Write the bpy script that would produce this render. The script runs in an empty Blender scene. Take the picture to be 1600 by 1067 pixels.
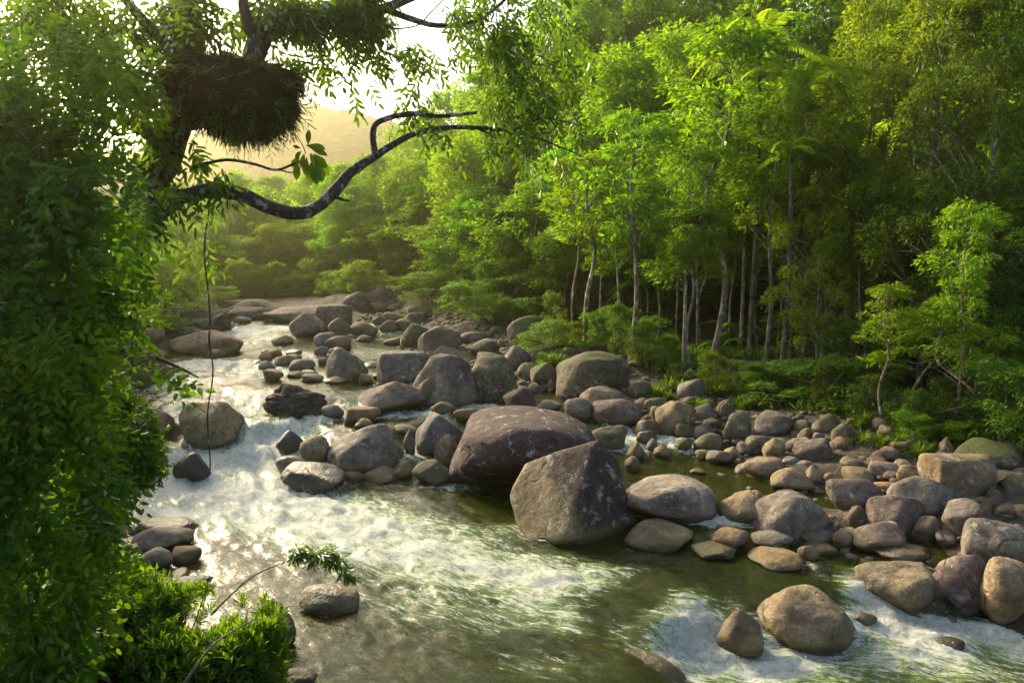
import bpy, bmesh, math
import numpy as np
from math import radians, sin, cos, atan, pi

# ------------------------------------------------------------------ camera, sky, sun, exposure
sc = bpy.context.scene
COL = sc.collection
CAM_Z, LENS, HORIZON = 5.5, 26.0, 395.0
FPX = LENS / 36.0 * 1600.0
PITCH = atan((533.5 - HORIZON) / FPX)
cd = bpy.data.cameras.new('camera'); cam = bpy.data.objects.new('camera', cd); COL.objects.link(cam)
cam.location = (0, 0, CAM_Z); cam.rotation_euler = (pi / 2 - PITCH, 0, 0)
cd.lens = LENS; cd.sensor_width = 36.0; cd.clip_end = 3000; cd.clip_start = 0.1
sc.camera = cam

SUN_AZ, SUN_EL = -40.0, 27.0            # degrees from straight ahead (negative: left), above the horizon
world = bpy.data.worlds.new('World'); sc.world = world; world.use_nodes = True
wn = world.node_tree; wn.nodes.clear()
wo = wn.nodes.new('ShaderNodeOutputWorld'); wb = wn.nodes.new('ShaderNodeBackground')
sky = wn.nodes.new('ShaderNodeTexSky'); sky.sky_type = 'NISHITA'; sky.sun_disc = False
sky.sun_elevation = radians(SUN_EL); sky.sun_rotation = radians(SUN_AZ)
sky.air_density = 1.0; sky.dust_density = 4.0; sky.ozone_density = 0.2; sky.altitude = 100
wb.inputs['Strength'].default_value = 0.15
wn.links.new(sky.outputs[0], wb.inputs['Color']); wn.links.new(wb.outputs[0], wo.inputs[0])
sd = bpy.data.lights.new('sun', 'SUN'); sun = bpy.data.objects.new('sun', sd); COL.objects.link(sun)
sd.energy = 3.7; sd.angle = radians(9.0); sd.color = (1.0, 0.86, 0.57)
sun.rotation_euler = (radians(90 - SUN_EL), 0, radians(180 - SUN_AZ))
sun.location = (-20, 30, 40)
vs = sc.view_settings
vs.view_transform = 'Standard'; vs.look = 'None'; vs.gamma = 1.0; vs.use_curve_mapping = False
vs.exposure = 1.15
cy = sc.cycles
cy.max_bounces = 7; cy.diffuse_bounces = 2; cy.glossy_bounces = 2; cy.transmission_bounces = 4
cy.transparent_max_bounces = 8; cy.volume_bounces = 0; cy.caustics_reflective = False; cy.caustics_refractive = False
cy.use_denoising = True; cy.use_adaptive_sampling = True; cy.adaptive_threshold = 0.02; cy.sample_clamp_indirect = 4.0; cy.sample_clamp_direct = 0.0

RNG = np.random.default_rng(11)
SP, CP = sin(PITCH), cos(PITCH)

# ------------------------------------------------------------------ measuring helpers
def ray(px, py):
    cx, cyy = (px - 800.0) / FPX, (533.5 - py) / FPX
    return np.array([cx, CP + cyy * SP, -SP + cyy * CP])
def at(px, py, y):                      # the point seen at a pixel, y metres ahead
    d = ray(px, py); return np.array([0, 0, CAM_Z]) + d * (y / d[1])
def atz(px, py, z):
    d = ray(px, py); return np.array([0, 0, CAM_Z]) + d * ((z - CAM_Z) / d[2])
def proj(P):
    P = np.asarray(P) - np.array([0, 0, CAM_Z])
    depth = P[..., 1] * CP - P[..., 2] * SP; up = P[..., 1] * SP + P[..., 2] * CP
    return 800 + P[..., 0] / depth * FPX, 533.5 - up / depth * FPX

def _hash(ix, iy, iz):
    h = (ix.astype(np.int64) * 374761393 + iy.astype(np.int64) * 668265263 + iz.astype(np.int64) * 2147483647) & 0xffffffff
    h = ((h ^ (h >> 13)) * 1274126177) & 0xffffffff
    return ((h ^ (h >> 16)) & 0xffff) / 65535.0
def vnoise(p):
    i = np.floor(p); f = p - i; f = f * f * (3 - 2 * f); i = i.astype(np.int64)
    r = 0
    for a in (0, 1):
        for b in (0, 1):
            for c in (0, 1):
                w = (f[:, 0] if a else 1 - f[:, 0]) * (f[:, 1] if b else 1 - f[:, 1]) * (f[:, 2] if c else 1 - f[:, 2])
                r = r + w * _hash(i[:, 0] + a, i[:, 1] + b, i[:, 2] + c)
    return r * 2 - 1
def fbm(p, octv=4, gain=0.5):
    r = 0; a = 1.0; q = np.array(p, float)
    for k in range(octv):
        r = r + a * vnoise(q + 17.3 * k); a *= gain; q = q * 2.03
    return r
def nrm(v):
    return v / np.maximum(np.linalg.norm(v, axis=-1, keepdims=True), 1e-9)

# ------------------------------------------------------------------ mesh helpers
def mk_mesh(name, V, Fc, mat=None, smooth=False):
    V = np.asarray(V, np.float32); Fc = np.asarray(Fc, np.int32)
    me = bpy.data.meshes.new(name); n, k = Fc.shape
    me.vertices.add(len(V)); me.vertices.foreach_set('co', V.ravel())
    me.loops.add(n * k); me.loops.foreach_set('vertex_index', Fc.ravel())
    me.polygons.add(n); me.polygons.foreach_set('loop_start', np.arange(n, dtype=np.int32) * k)
    if smooth: me.polygons.foreach_set('use_smooth', np.ones(n, bool))
    me.update(calc_edges=True)
    if mat: me.materials.append(mat)
    return me
def put(name, me, parent=None, loc=(0, 0, 0), rot=(0, 0, 0), scale=(1, 1, 1), color=None):
    o = bpy.data.objects.new(name, me); COL.objects.link(o)
    o.location = loc; o.rotation_euler = rot; o.scale = scale
    if parent: o.parent = parent
    if color is not None: o.color = tuple(color) + ((1,) if len(color) == 3 else ())
    return o
def tag(o, label=None, cat=None, group=None, kind=None):
    if label: o['label'] = label
    if cat: o['category'] = cat
    if group: o['group'] = group
    if kind: o['kind'] = kind
    return o
def join(parts):
    V, Fc, n = [], [], 0
    for v, f in parts:
        V.append(v); Fc.append(f + n); n += len(v)
    return np.concatenate(V), np.concatenate(Fc)
_ico = {}
def ico(s):
    if s not in _ico:
        bm = bmesh.new(); bmesh.ops.create_icosphere(bm, subdivisions=s, radius=1.0)
        V = np.array([v.co[:] for v in bm.verts]); Fc = np.array([[v.index for v in f.verts] for f in bm.faces]); bm.free()
        _ico[s] = (V, Fc)
    return _ico[s]
def spline(pts, n):
    P = np.asarray(pts, float); m = len(P); t = np.linspace(0, m - 1, n); i = np.clip(t.astype(int), 0, m - 2); f = (t - i)[:, None]
    p0, p1, p2, p3 = P[np.maximum(i - 1, 0)], P[i], P[i + 1], P[np.minimum(i + 2, m - 1)]
    return 0.5 * ((2 * p1) + (-p0 + p2) * f + (2 * p0 - 5 * p1 + 4 * p2 - p3) * f ** 2 + (-p0 + 3 * p1 - 3 * p2 + p3) * f ** 3)
def tube(pts, rad, sides=7, rough=0.0):
    P = np.asarray(pts, float); n = len(P); r = np.interp(np.linspace(0, 1, n), np.linspace(0, 1, len(np.atleast_1d(rad))), np.atleast_1d(rad))
    T = nrm(np.gradient(P, axis=0)); up = np.array([0.31, 0.17, 0.93])
    if abs(T[:, 2]).mean() > 0.8: up = np.array([0.9, 0.3, 0.1])
    A = nrm(np.cross(T, up)); B = np.cross(T, A)
    th = np.arange(sides) / sides * 2 * pi
    V = P[:, None, :] + r[:, None, None] * (np.cos(th)[None, :, None] * A[:, None, :] + np.sin(th)[None, :, None] * B[:, None, :])
    V = V.reshape(-1, 3)
    if rough: V = V + rough * r.repeat(sides)[:, None] * np.stack([vnoise(V * 7 + k * 31) for k in range(3)], 1)
    i = np.arange(n - 1)[:, None] * sides; j = np.arange(sides)[None, :]; j2 = (j + 1) % sides
    Fc = np.stack([i + j, i + j2, i + sides + j2, i + sides + j], -1).reshape(-1, 4)
    return V, Fc
def frames(D, N):
    D = nrm(D); S = nrm(np.cross(D, N)); return D, S, np.cross(S, D)
def leaf4(P, D, N, L, Wd):              # one folded rhombus per leaf
    D, S, N = frames(D, N); L = np.broadcast_to(L, len(P))[:, None]; Wd = np.broadcast_to(Wd, len(P))[:, None]
    m = P + D * L * 0.45 + N * Wd * 0.12
    V = np.stack([P, m + S * Wd * 0.5, P + D * L - N * L * 0.08, m - S * Wd * 0.5], 1).reshape(-1, 3)
    return V, (np.arange(len(P))[:, None] * 4 + np.arange(4)[None, :])
def leaf6(P, D, N, L, Wd, ovate=0.4):   # pointed leaf folded along its midrib
    D, S, N = frames(D, N); L = np.broadcast_to(L, len(P))[:, None]; Wd = np.broadcast_to(Wd, len(P))[:, None]
    a = P + D * L * ovate * 0.7; b = P + D * L * (ovate + 0.33)
    V = np.stack([P, a + S * Wd * 0.46 + N * Wd * 0.12, b + S * Wd * 0.4 + N * Wd * 0.08, P + D * L - N * L * 0.12,
                  b - S * Wd * 0.4 + N * Wd * 0.08, a - S * Wd * 0.46 + N * Wd * 0.12], 1).reshape(-1, 3)
    i = np.arange(len(P))[:, None] * 6
    return V, np.concatenate([i + np.array([[0, 1, 2, 3]]), i + np.array([[0, 3, 4, 5]])])

# ------------------------------------------------------------------ node helpers
class NT:
    def __init__(s, name):
        s.m = bpy.data.materials.new(name); s.m.use_nodes = True; s.t = s.m.node_tree; s.t.nodes.clear()
    def n(s, typ, **kw):
        nd = s.t.nodes.new('ShaderNode' + typ)
        for k, v in kw.items():
            if k in nd.inputs.keys(): s.set(nd.inputs[k], v)
            else: setattr(nd, k, v)
        return nd
    def set(s, inp, v):
        if isinstance(v, bpy.types.NodeSocket): s.t.links.new(v, inp)
        elif isinstance(v, bpy.types.Node): s.t.links.new(v.outputs[0], inp)
        else:
            if hasattr(inp.default_value, '__len__') and not hasattr(v, '__len__'): v = (v, v, v)
            if inp.type == 'RGBA' and len(v) == 3: v = tuple(v) + (1,)
            inp.default_value = v
    def math(s, op, a, b=None, c=None, clamp=False):
        nd = s.t.nodes.new('ShaderNodeMath'); nd.operation = op; nd.use_clamp = clamp
        for i, v in enumerate((a, b, c)):
            if v is not None: s.set(nd.inputs[i], v)
        return nd.outputs[0]
    def mix(s, f, a, b, blend='MIX'):
        nd = s.t.nodes.new('ShaderNodeMix'); nd.data_type = 'RGBA'; nd.blend_type = blend
        s.set(nd.inputs[0], f); s.set(nd.inputs[6], a); s.set(nd.inputs[7], b); return nd.outputs[2]
    def ramp(s, v, lo, hi, a=0.0, b=1.0):
        nd = s.t.nodes.new('ShaderNodeMapRange'); nd.interpolation_type = 'SMOOTHSTEP'
        s.set(nd.inputs[0], v); s.set(nd.inputs[1], lo); s.set(nd.inputs[2], hi); s.set(nd.inputs[3], a); s.set(nd.inputs[4], b)
        return nd.outputs[0]
    def noise(s, vec, scale, detail=4, rough=0.55, dist=0.0):
        nd = s.n('TexNoise', Scale=scale, Detail=detail, Roughness=rough, Distortion=dist)
        if vec is not None: s.t.links.new(vec, nd.inputs['Vector'])
        return nd.outputs[0]
    def mixs(s, f, a, b):
        nd = s.t.nodes.new('ShaderNodeMixShader'); s.set(nd.inputs[0], f); s.set(nd.inputs[1], a); s.set(nd.inputs[2], b); return nd.outputs[0]
    def out(s, surf=None, vol=None):
        o = s.t.nodes.new('ShaderNodeOutputMaterial')
        if surf is not None: s.set(o.inputs['Surface'], surf)
        if vol is not None: s.set(o.inputs['Volume'], vol)
        return s.m

def leaf_material(name, c1, c2, trans, tmix=0.52, gloss=0.06, rough=0.55, tip=None):
    t = NT(name); g = t.n('NewGeometry'); oi = t.n('ObjectInfo')
    r = g.outputs['Random Per Island']
    c = t.mix(r, c1, c2)
    if tip: c = t.mix(t.ramp(r, 0.93, 0.96), c, tip)
    c = t.mix(1.0, c, oi.outputs['Color'], 'MULTIPLY')
    tc = t.mix(1.0, t.mix(r, trans, tuple(x * 0.7 for x in trans)), oi.outputs['Color'], 'MULTIPLY')
    d = t.n('BsdfDiffuse', Color=c); tr = t.n('BsdfTranslucent', Color=tc)
    s = t.mixs(tmix, d, tr)
    gl = t.n('BsdfGlossy', Color=(0.9, 0.95, 0.9), Roughness=rough)
    fr = t.n('Fresnel', IOR=1.4)
    return t.out(t.mixs(t.math('MULTIPLY', fr, gloss * 3, clamp=True), s, gl))

M = {}
M['leaf_mid'] = leaf_material('leaf_mid', (0.036, 0.110, 0.005), (0.120, 0.21, 0.006), (0.40, 0.70, 0.006), tip=(0.2, 0.22, 0.02))
M['leaf_fine'] = leaf_material('leaf_fine', (0.055, 0.11, 0.008), (0.13, 0.18, 0.012), (0.38, 0.54, 0.012), tip=(0.22, 0.22, 0.04))
M['leaf_near'] = leaf_material('leaf_near', (0.028, 0.095, 0.008), (0.085, 0.18, 0.010), (0.20, 0.38, 0.010), gloss=0.07, rough=0.5, tip=(0.10, 0.17, 0.02))
M['leaf_shrub'] = leaf_material('leaf_shrub', (0.040, 0.12, 0.006), (0.11, 0.22, 0.010), (0.28, 0.48, 0.012), tip=(0.16, 0.20, 0.03))
M['frond'] = leaf_material('frond', (0.07, 0.16, 0.012), (0.11, 0.21, 0.018), (0.30, 0.50, 0.02), gloss=0.02)
M['blade'] = leaf_material('blade', (0.025, 0.08, 0.006), (0.07, 0.15, 0.010), (0.2, 0.36, 0.012), gloss=0.01, tip=(0.12, 0.13, 0.03))
M['root'] = leaf_material('root', (0.022, 0.018, 0.007), (0.05, 0.042, 0.016), (0.12, 0.10, 0.03), tmix=0.25, gloss=0.02, tip=(0.10, 0.09, 0.03))

def bark_material(name, dark, light, lichen, scale=1.0, amt=0.5):
    t = NT(name); p = t.n('NewGeometry').outputs['Position']; oi = t.n('ObjectInfo')
    mp = t.n('Mapping', Scale=(6 * scale, 6 * scale, 1.6 * scale)); t.t.links.new(p, mp.inputs['Vector'])
    a = t.noise(mp.outputs[0], 3.0, 6, 0.65); b = t.noise(p, 5.5 * scale, 5, 0.6); c2 = t.noise(p, 1.3, 3)
    c = t.mix(t.ramp(a, 0.32, 0.68), dark, light)
    c = t.mix(t.math('MULTIPLY', t.ramp(b, 0.53, 0.62), amt), c, lichen)
    c = t.mix(t.math('MULTIPLY', t.ramp(c2, 0.55, 0.7), 0.5), c, (0.03, 0.045, 0.012))
    c = t.mix(1.0, c, oi.outputs['Color'], 'MULTIPLY')
    bs = t.n('BsdfPrincipled', Roughness=0.9)
    t.set(bs.inputs['Base Color'], c)
    bp = t.n('Bump', Strength=0.8, Distance=0.03); t.set(bp.inputs['Height'], t.math('ADD', a, t.math('MULTIPLY', b, 0.5))); t.set(bs.inputs['Normal'], bp.outputs[0])
    return t.out(bs)
M['bark_pale'] = bark_material('bark_pale', (0.09, 0.07, 0.045), (0.32, 0.26, 0.18), (0.52, 0.47, 0.37), 0.6, 0.8)
M['bark_dark'] = bark_material('bark_dark', (0.016, 0.013, 0.010), (0.065, 0.054, 0.042), (0.30, 0.30, 0.27), 1.6, 0.85)
M['deadwood'] = bark_material('deadwood', (0.12, 0.10, 0.09), (0.34, 0.30, 0.27), (0.42, 0.40, 0.37), 2.0, 0.4)

def rock_material():
    t = NT('river_rock'); g = t.n('NewGeometry'); p = g.outputs['Position']; nz = t.n('SeparateXYZ'); t.t.links.new(g.outputs['Normal'], nz.inputs[0])
    pz = t.n('SeparateXYZ'); t.t.links.new(p, pz.inputs[0])
    oi = t.n('ObjectInfo')
    def attr(nm): return t.n('Attribute', attribute_type='OBJECT', attribute_name=nm).outputs['Fac']
    off = t.n('VectorMath', operation='ADD'); t.t.links.new(p, off.inputs[0])
    sc_ = t.n('CombineXYZ'); t.set(sc_.inputs[0], t.math('MULTIPLY', oi.outputs['Random'], 40.0)); t.t.links.new(sc_.outputs[0], off.inputs[1])
    q = off.outputs[0]
    big = t.noise(q, 1.1, 4, 0.6); mid = t.noise(q, 4.5, 6, 0.68); spk = t.noise(q, 42, 3, 0.7); pit = t.noise(q, 13, 6, 0.7)
    base = oi.outputs['Color']
    c = t.mix(t.ramp(big, 0.3, 0.7), t.mix(1.0, base, (0.60, 0.57, 0.55), 'MULTIPLY'), t.mix(1.0, base, (1.32, 1.27, 1.18), 'MULTIPLY'))
    c = t.mix(t.ramp(mid, 0.38, 0.62), t.mix(1.0, c, (0.58, 0.55, 0.53), 'MULTIPLY'), c)
    c = t.mix(t.ramp(spk, 0.38, 0.66), t.mix(1.0, c, (0.70, 0.68, 0.66), 'MULTIPLY'), t.mix(1.0, c, (1.14, 1.12, 1.10), 'MULTIPLY'))
    vmp = t.n('Mapping', Scale=(1, 1, 0.16)); t.t.links.new(q, vmp.inputs['Vector']); vst = t.noise(vmp.outputs[0], 5.0, 5, 0.7, 0.5)
    c = t.mix(t.math('MULTIPLY', t.ramp(vst, 0.54, 0.66), 0.6), c, t.mix(1.0, c, (0.42, 0.39, 0.40), 'MULTIPLY'))
    wrp = t.n('VectorMath', operation='ADD'); t.t.links.new(q, wrp.inputs[0]); wsc = t.n('VectorMath', operation='SCALE'); wsc.inputs['Scale'].default_value = 0.5
    wno = t.n('TexNoise', Scale=1.4, Detail=3); t.t.links.new(q, wno.inputs['Vector']); t.t.links.new(wno.outputs['Color'], wsc.inputs[0]); t.t.links.new(wsc.outputs[0], wrp.inputs[1])
    crk = t.n('TexVoronoi', feature='DISTANCE_TO_EDGE', Scale=0.9); t.t.links.new(wrp.outputs[0], crk.inputs['Vector'])
    crack = t.math('MULTIPLY', t.ramp(crk.outputs[0], 0.022, 0.004), t.ramp(big, 0.54, 0.62))
    c = t.mix(t.math('MULTIPLY', crack, 0.5), c, t.mix(1.0, c, (0.22, 0.2, 0.2), 'MULTIPLY'))
    # dark lichen stain over the crown of some boulders, broken and streaky at its lower edge
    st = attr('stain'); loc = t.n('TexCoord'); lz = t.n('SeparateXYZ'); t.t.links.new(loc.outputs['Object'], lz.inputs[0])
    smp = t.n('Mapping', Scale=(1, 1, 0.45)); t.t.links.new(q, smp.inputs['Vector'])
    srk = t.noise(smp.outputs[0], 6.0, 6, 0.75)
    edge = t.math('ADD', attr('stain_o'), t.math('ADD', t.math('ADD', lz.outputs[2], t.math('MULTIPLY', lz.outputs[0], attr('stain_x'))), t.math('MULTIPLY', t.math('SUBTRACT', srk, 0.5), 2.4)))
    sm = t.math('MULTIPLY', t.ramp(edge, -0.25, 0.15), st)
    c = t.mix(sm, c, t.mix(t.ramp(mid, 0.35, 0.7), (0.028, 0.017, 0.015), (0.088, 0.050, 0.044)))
    # pale crust lichen
    li = attr('lichen'); ln = t.noise(q, 3.2, 7, 0.72, 0.4)
    lm = t.math('MULTIPLY', t.ramp(t.math('ADD', ln, t.math('MULTIPLY', t.math('SUBTRACT', spk, 0.5), 0.4)), 0.57, 0.66), li)
    c = t.mix(lm, c, (0.44, 0.41, 0.36))
    # moss on upward faces
    mo = attr('moss'); mn = t.noise(q, 3.8, 6, 0.7)
    mm = t.math('MULTIPLY', t.ramp(t.math('ADD', t.math('MULTIPLY', nz.outputs[2], 0.35), mn), 0.58, 0.78), mo)
    mcol = t.mix(t.noise(q, 19, 4), (0.022, 0.030, 0.006), (0.085, 0.10, 0.018))
    c = t.mix(mm, c, mcol)
    # waterline: olive algae band and a wet foot
    wl = t.math('SUBTRACT', pz.outputs[2], attr('wl')); wn_ = t.math('ADD', wl, t.math('MULTIPLY', t.math('SUBTRACT', mid, 0.5), 0.22))
    al = t.ramp(wn_, 0.34, 0.06)
    c = t.mix(t.math('MULTIPLY', al, 0.75), c, t.mix(1.0, t.mix(0.5, base, (0.17, 0.14, 0.06)), (0.75, 0.72, 0.5), 'MULTIPLY'))
    wet = t.math('MAXIMUM', t.ramp(wn_, 0.17, 0.07), attr('wet'))
    c = t.mix(t.math('MULTIPLY', wet, 0.62), c, t.mix(1.0, c, (0.25, 0.24, 0.22), 'MULTIPLY'))
    bs = t.n('BsdfPrincipled'); t.set(bs.inputs['Base Color'], c)
    t.set(bs.inputs['Roughness'], t.math('SUBTRACT', 0.86, t.math('MULTIPLY', wet, 0.55)))
    h = t.math('ADD', t.math('MULTIPLY', mid, 0.9), t.math('ADD', t.math('MULTIPLY', pit, 0.55), t.math('MULTIPLY', spk, 0.16)))
    h = t.math('SUBTRACT', t.math('ADD', h, t.math('MULTIPLY', mm, 0.5)), t.math('MULTIPLY', crack, 0.9))
    bp = t.n('Bump', Strength=0.75, Distance=0.07); t.set(bp.inputs['Height'], h); t.set(bs.inputs['Normal'], bp.outputs[0])
    return t.out(bs)
M['rock'] = rock_material()

# ------------------------------------------------------------------ water levels and ground heights (measured points, metres)
WP = [  # pixel x, pixel y, water level, depth of the bed below it
    (700, 900, 0, .55), (500, 850, 0, .6), (360, 800, .02, .5), (600, 800, 0, .45), (900, 900, 0, .6), (450, 980, 0, .5), (700, 1040, -.03, .5),
    (250, 785, .02, .35), (1050, 900, 0, .5), (1250, 895, 0, .35), (560, 770, 0, .35), (760, 790, 0, .3), (900, 1040, -.08, .5), (1030, 940, -.03, .4), (960, 870, 0, .4),
    (1120, 1035, -.45, .4), (1300, 1055, -.5, .4), (1450, 990, -.42, .3), (1600, 1030, -.55, .4), (1200, 1065, -.5, .4), (1370, 965, -.3, .3), (1540, 975, -.42, .3), (1330, 905, -.02, .25),
    (300, 745, .08, .4), (400, 735, .10, .4), (245, 690, .45, .3), (440, 690, .38, .3), (270, 655, .80, .3), (470, 655, .70, .25), (400, 655, .80, .3), (330, 700, .30, .3),
    (300, 625, .9, .4), (400, 600, 1.0, .35), (250, 610, .95, .3), (330, 585, 1.1, .35), (500, 610, 1.0, .3), (620, 655, .74, .3), (560, 665, .70, .2), (690, 640, .82, .25), (750, 640, .85, .2),
    (660, 700, .35, .2), (700, 745, .05, .3), (400, 560, 1.22, .3), (300, 560, 1.22, .3), (560, 575, 1.15, .25), (470, 545, 1.35, .3), (350, 530, 1.42, .3), (420, 513, 1.58, .3), (600, 535, 1.45, .25),
    (560, 518, 1.6, .2), (620, 505, 1.78, .2), (380, 500, 1.75, .25), (300, 505, 1.7, .2), (600, 488, 2.0, .2), (680, 497, 1.95, .15), (620, 474, 2.3, .2), (630, 462, 2.65, .15), (640, 455, 2.95, .15),
    (890, 632, .74, .25), (950, 650, .70, .2), (850, 618, .8, .2), (1000, 685, .55, .15), (1030, 705, .42, .25), (1060, 745, .36, .4), (1130, 765, .34, .35), (1120, 815, .15, .2), (1050, 690, .5, .1), (1090, 722, .37, .2),
    (1230, 870, .02, .15), (1130, 790, .25, .2), (1420, 850, .1, .1), (1330, 775, .3, .1), (1150, 880, 0, .3),
]
GP = [  # pixel x, pixel y, ground height on the banks
    (1250, 800, .30), (1400, 810, .38), (1560, 840, .42), (1480, 900, .10), (1600, 930, .05), (1380, 905, .02), (1250, 730, .50), (1350, 725, .62), (1500, 700, .92), (1600, 740, .85), (1450, 745, .72), (1200, 690, .62),
    (1110, 668, .66), (1000, 615, 1.0), (1100, 605, 1.15), (1300, 650, 1.1), (1600, 680, 1.4), (1180, 715, .46), (1160, 650, .85), (1420, 690, 1.0), (940, 620, .92), (1040, 640, .85),
    (1110, 560, 1.75), (1200, 562, 1.8), (1260, 552, 1.95), (990, 556, 1.7), (915, 540, 1.8), (860, 555, 1.55), (800, 530, 1.75), (740, 540, 1.55), (700, 522, 1.75), (760, 500, 2.2), (1400, 620, 1.75), (1500, 640, 1.7),
    (650, 530, 1.55), (640, 600, 1.1), (740, 600, 1.1), (700, 620, .95), (800, 600, 1.05), (720, 480, 2.6), (870, 600, 1.0), (830, 580, 1.2),
    (440, 480, 2.15), (500, 478, 2.25), (350, 485, 2.05), (280, 495, 1.95), (240, 510, 1.75), (400, 468, 2.7), (540, 462, 2.8), (330, 468, 2.7), (580, 452, 3.2), (700, 460, 3.2), (665, 450, 3.4), (610, 446, 3.5),
    (150, 880, .15), (60, 900, .8), (240, 940, .1), (330, 985, -.2), (400, 1040, -.25), (460, 1050, -.30), (540, 1060, -.5), (120, 1000, .9), (20, 800, 1.3), (110, 790, .45), (90, 850, .45), (300, 1050, .5), (200, 870, -.05), (280, 900, -.3), (360, 900, -.45), (380, 930, -.45), (330, 860, -.4),
    (180, 690, .9), (150, 600, 1.5), (180, 530, 1.9), (20, 620, 2.2),
]
GW = [  # world x, y, ground height farther out
    (0, 0, 3.2), (-3, 0, 3.2), (3, 0, 3.0), (0, 3, 2.1), (-3, 3, 2.2), (0, 5.5, .5), (3, 5, .3), (8, 2, 1.5), (-6, 5, 2.4), (-9, 9, 2.6), (-12, 16, 3.0), (-14, 25, 3.4), (-18, 38, 4.5), (-20, 5, 4), (-30, 20, 7), (-35, 45, 9),
    (6, 7, -1.1), (10, 8, -1.1), (9, 10, -.9), (14, 9, -.6), (20, 6, 1.5), (16, 14, 1.0), (18, 18, 2.6), (22, 14, 3.2), (22, 24, 5.0), (16, 28, 3.4), (12, 34, 3.6), (22, 38, 8.0), (34, 30, 13), (34, 50, 17), (50, 40, 24), (50, 70, 32),
    (6, 42, 4.0), (14, 50, 7.5), (4, 56, 5.2), (24, 64, 14), (8, 72, 8.0), (-2, 66, 5.0), (-14, 62, 4.0), (-28, 66, 5.5), (-10, 85, 6.0), (-35, 90, 9), (10, 100, 13), (40, 105, 32), (-60, 60, 16), (-60, 110, 16), (70, 20, 30), (-25, -20, 6), (25, -20, 6), (0, -20, 5), (60, -20, 20), (-60, -20, 14),
    (0, 160, 16), (-40, 200, 18), (60, 180, 45), (-100, 150, 25), (0, 300, 22), (-150, 300, 30), (150, 300, 40), (0, 600, 30), (-300, 500, 40), (300, 500, 40), (120, 80, 55), (-150, 40, 35), (200, -20, 60), (-200, -30, 45), (400, 200, 60), (-400, 200, 60),
]
_w = np.array([np.r_[atz(a, b, z), d] for a, b, z, d in WP]); WXY, WZ, WD = _w[:, :2], _w[:, 2], _w[:, 3]
_w = np.vstack([np.array([atz(a, b, z) for a, b, z in GP]), np.array(GW, float), np.c_[WXY, WZ - WD]]); GXY, GZ = _w[:, :2], _w[:, 2]
def idw(x, y, XY, Z, power=4.0):
    x = np.ravel(x).astype(float); y = np.ravel(y).astype(float); out = np.empty(len(x))
    for s in range(0, len(x), 20000):
        e = slice(s, s + 20000)
        d2 = (x[e, None] - XY[None, :, 0]) ** 2 + (y[e, None] - XY[None, :, 1]) ** 2
        w = (d2 + 0.02) ** (-power / 2); out[e] = (w * Z[None]).sum(1) / w.sum(1)
    return out
def WLEV(x, y): return idw(x, y, WXY, WZ, 4.0)
def GLEV(x, y): return idw(x, y, GXY, GZ, 3.6)
def SURF(x, y): return np.maximum(WLEV(x, y), GLEV(x, y))
def ground_hit(px, py, fn=None, y0=6.0, y1=140.0):
    fn = fn or GLEV; d = ray(px, py); ys = np.geomspace(y0, y1, 500); t = ys / d[1]
    x = d[0] * t; z = CAM_Z + d[2] * t; g = fn(x, ys); k = np.argmax(z < g)
    if not (z < g).any(): k = len(ys) - 1
    return np.array([x[k], ys[k], g[k]])

# stream centre line, for the direction the water runs
_cl = spline([np.r_[atz(a, b, z)][:2] for a, b, z in [(640, 456, 2.9), (610, 480, 2.2), (480, 515, 1.6), (380, 550, 1.3), (335, 590, 1.1), (320, 640, .9), (335, 700, .3), (400, 775, .05), (520, 830, 0), (680, 880, 0), (860, 930, 0), (1100, 985, -.2), (1350, 1030, -.5), (1600, 1090, -.6)]], 240)
_cs = np.r_[0, np.cumsum(np.linalg.norm(np.diff(_cl, axis=0), axis=1))]; _ct = nrm(np.gradient(_cl, axis=0))
def flow_st(x, y):
    s = np.empty(len(x)); t = np.empty(len(x))
    for a in range(0, len(x), 20000):
        e = slice(a, a + 20000)
        dx = x[e, None] - _cl[None, :, 0]; dy = y[e, None] - _cl[None, :, 1]; d2 = dx * dx + dy * dy
        w = np.exp(-(d2 - d2.min(1, keepdims=True)) / 1.5); w /= w.sum(1, keepdims=True)
        s[e] = (w * (_cs[None] + dx * _ct[None, :, 0] + dy * _ct[None, :, 1])).sum(1)
        t[e] = (w * (-dx * _ct[None, :, 1] + dy * _ct[None, :, 0])).sum(1)
    return s, t

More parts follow.
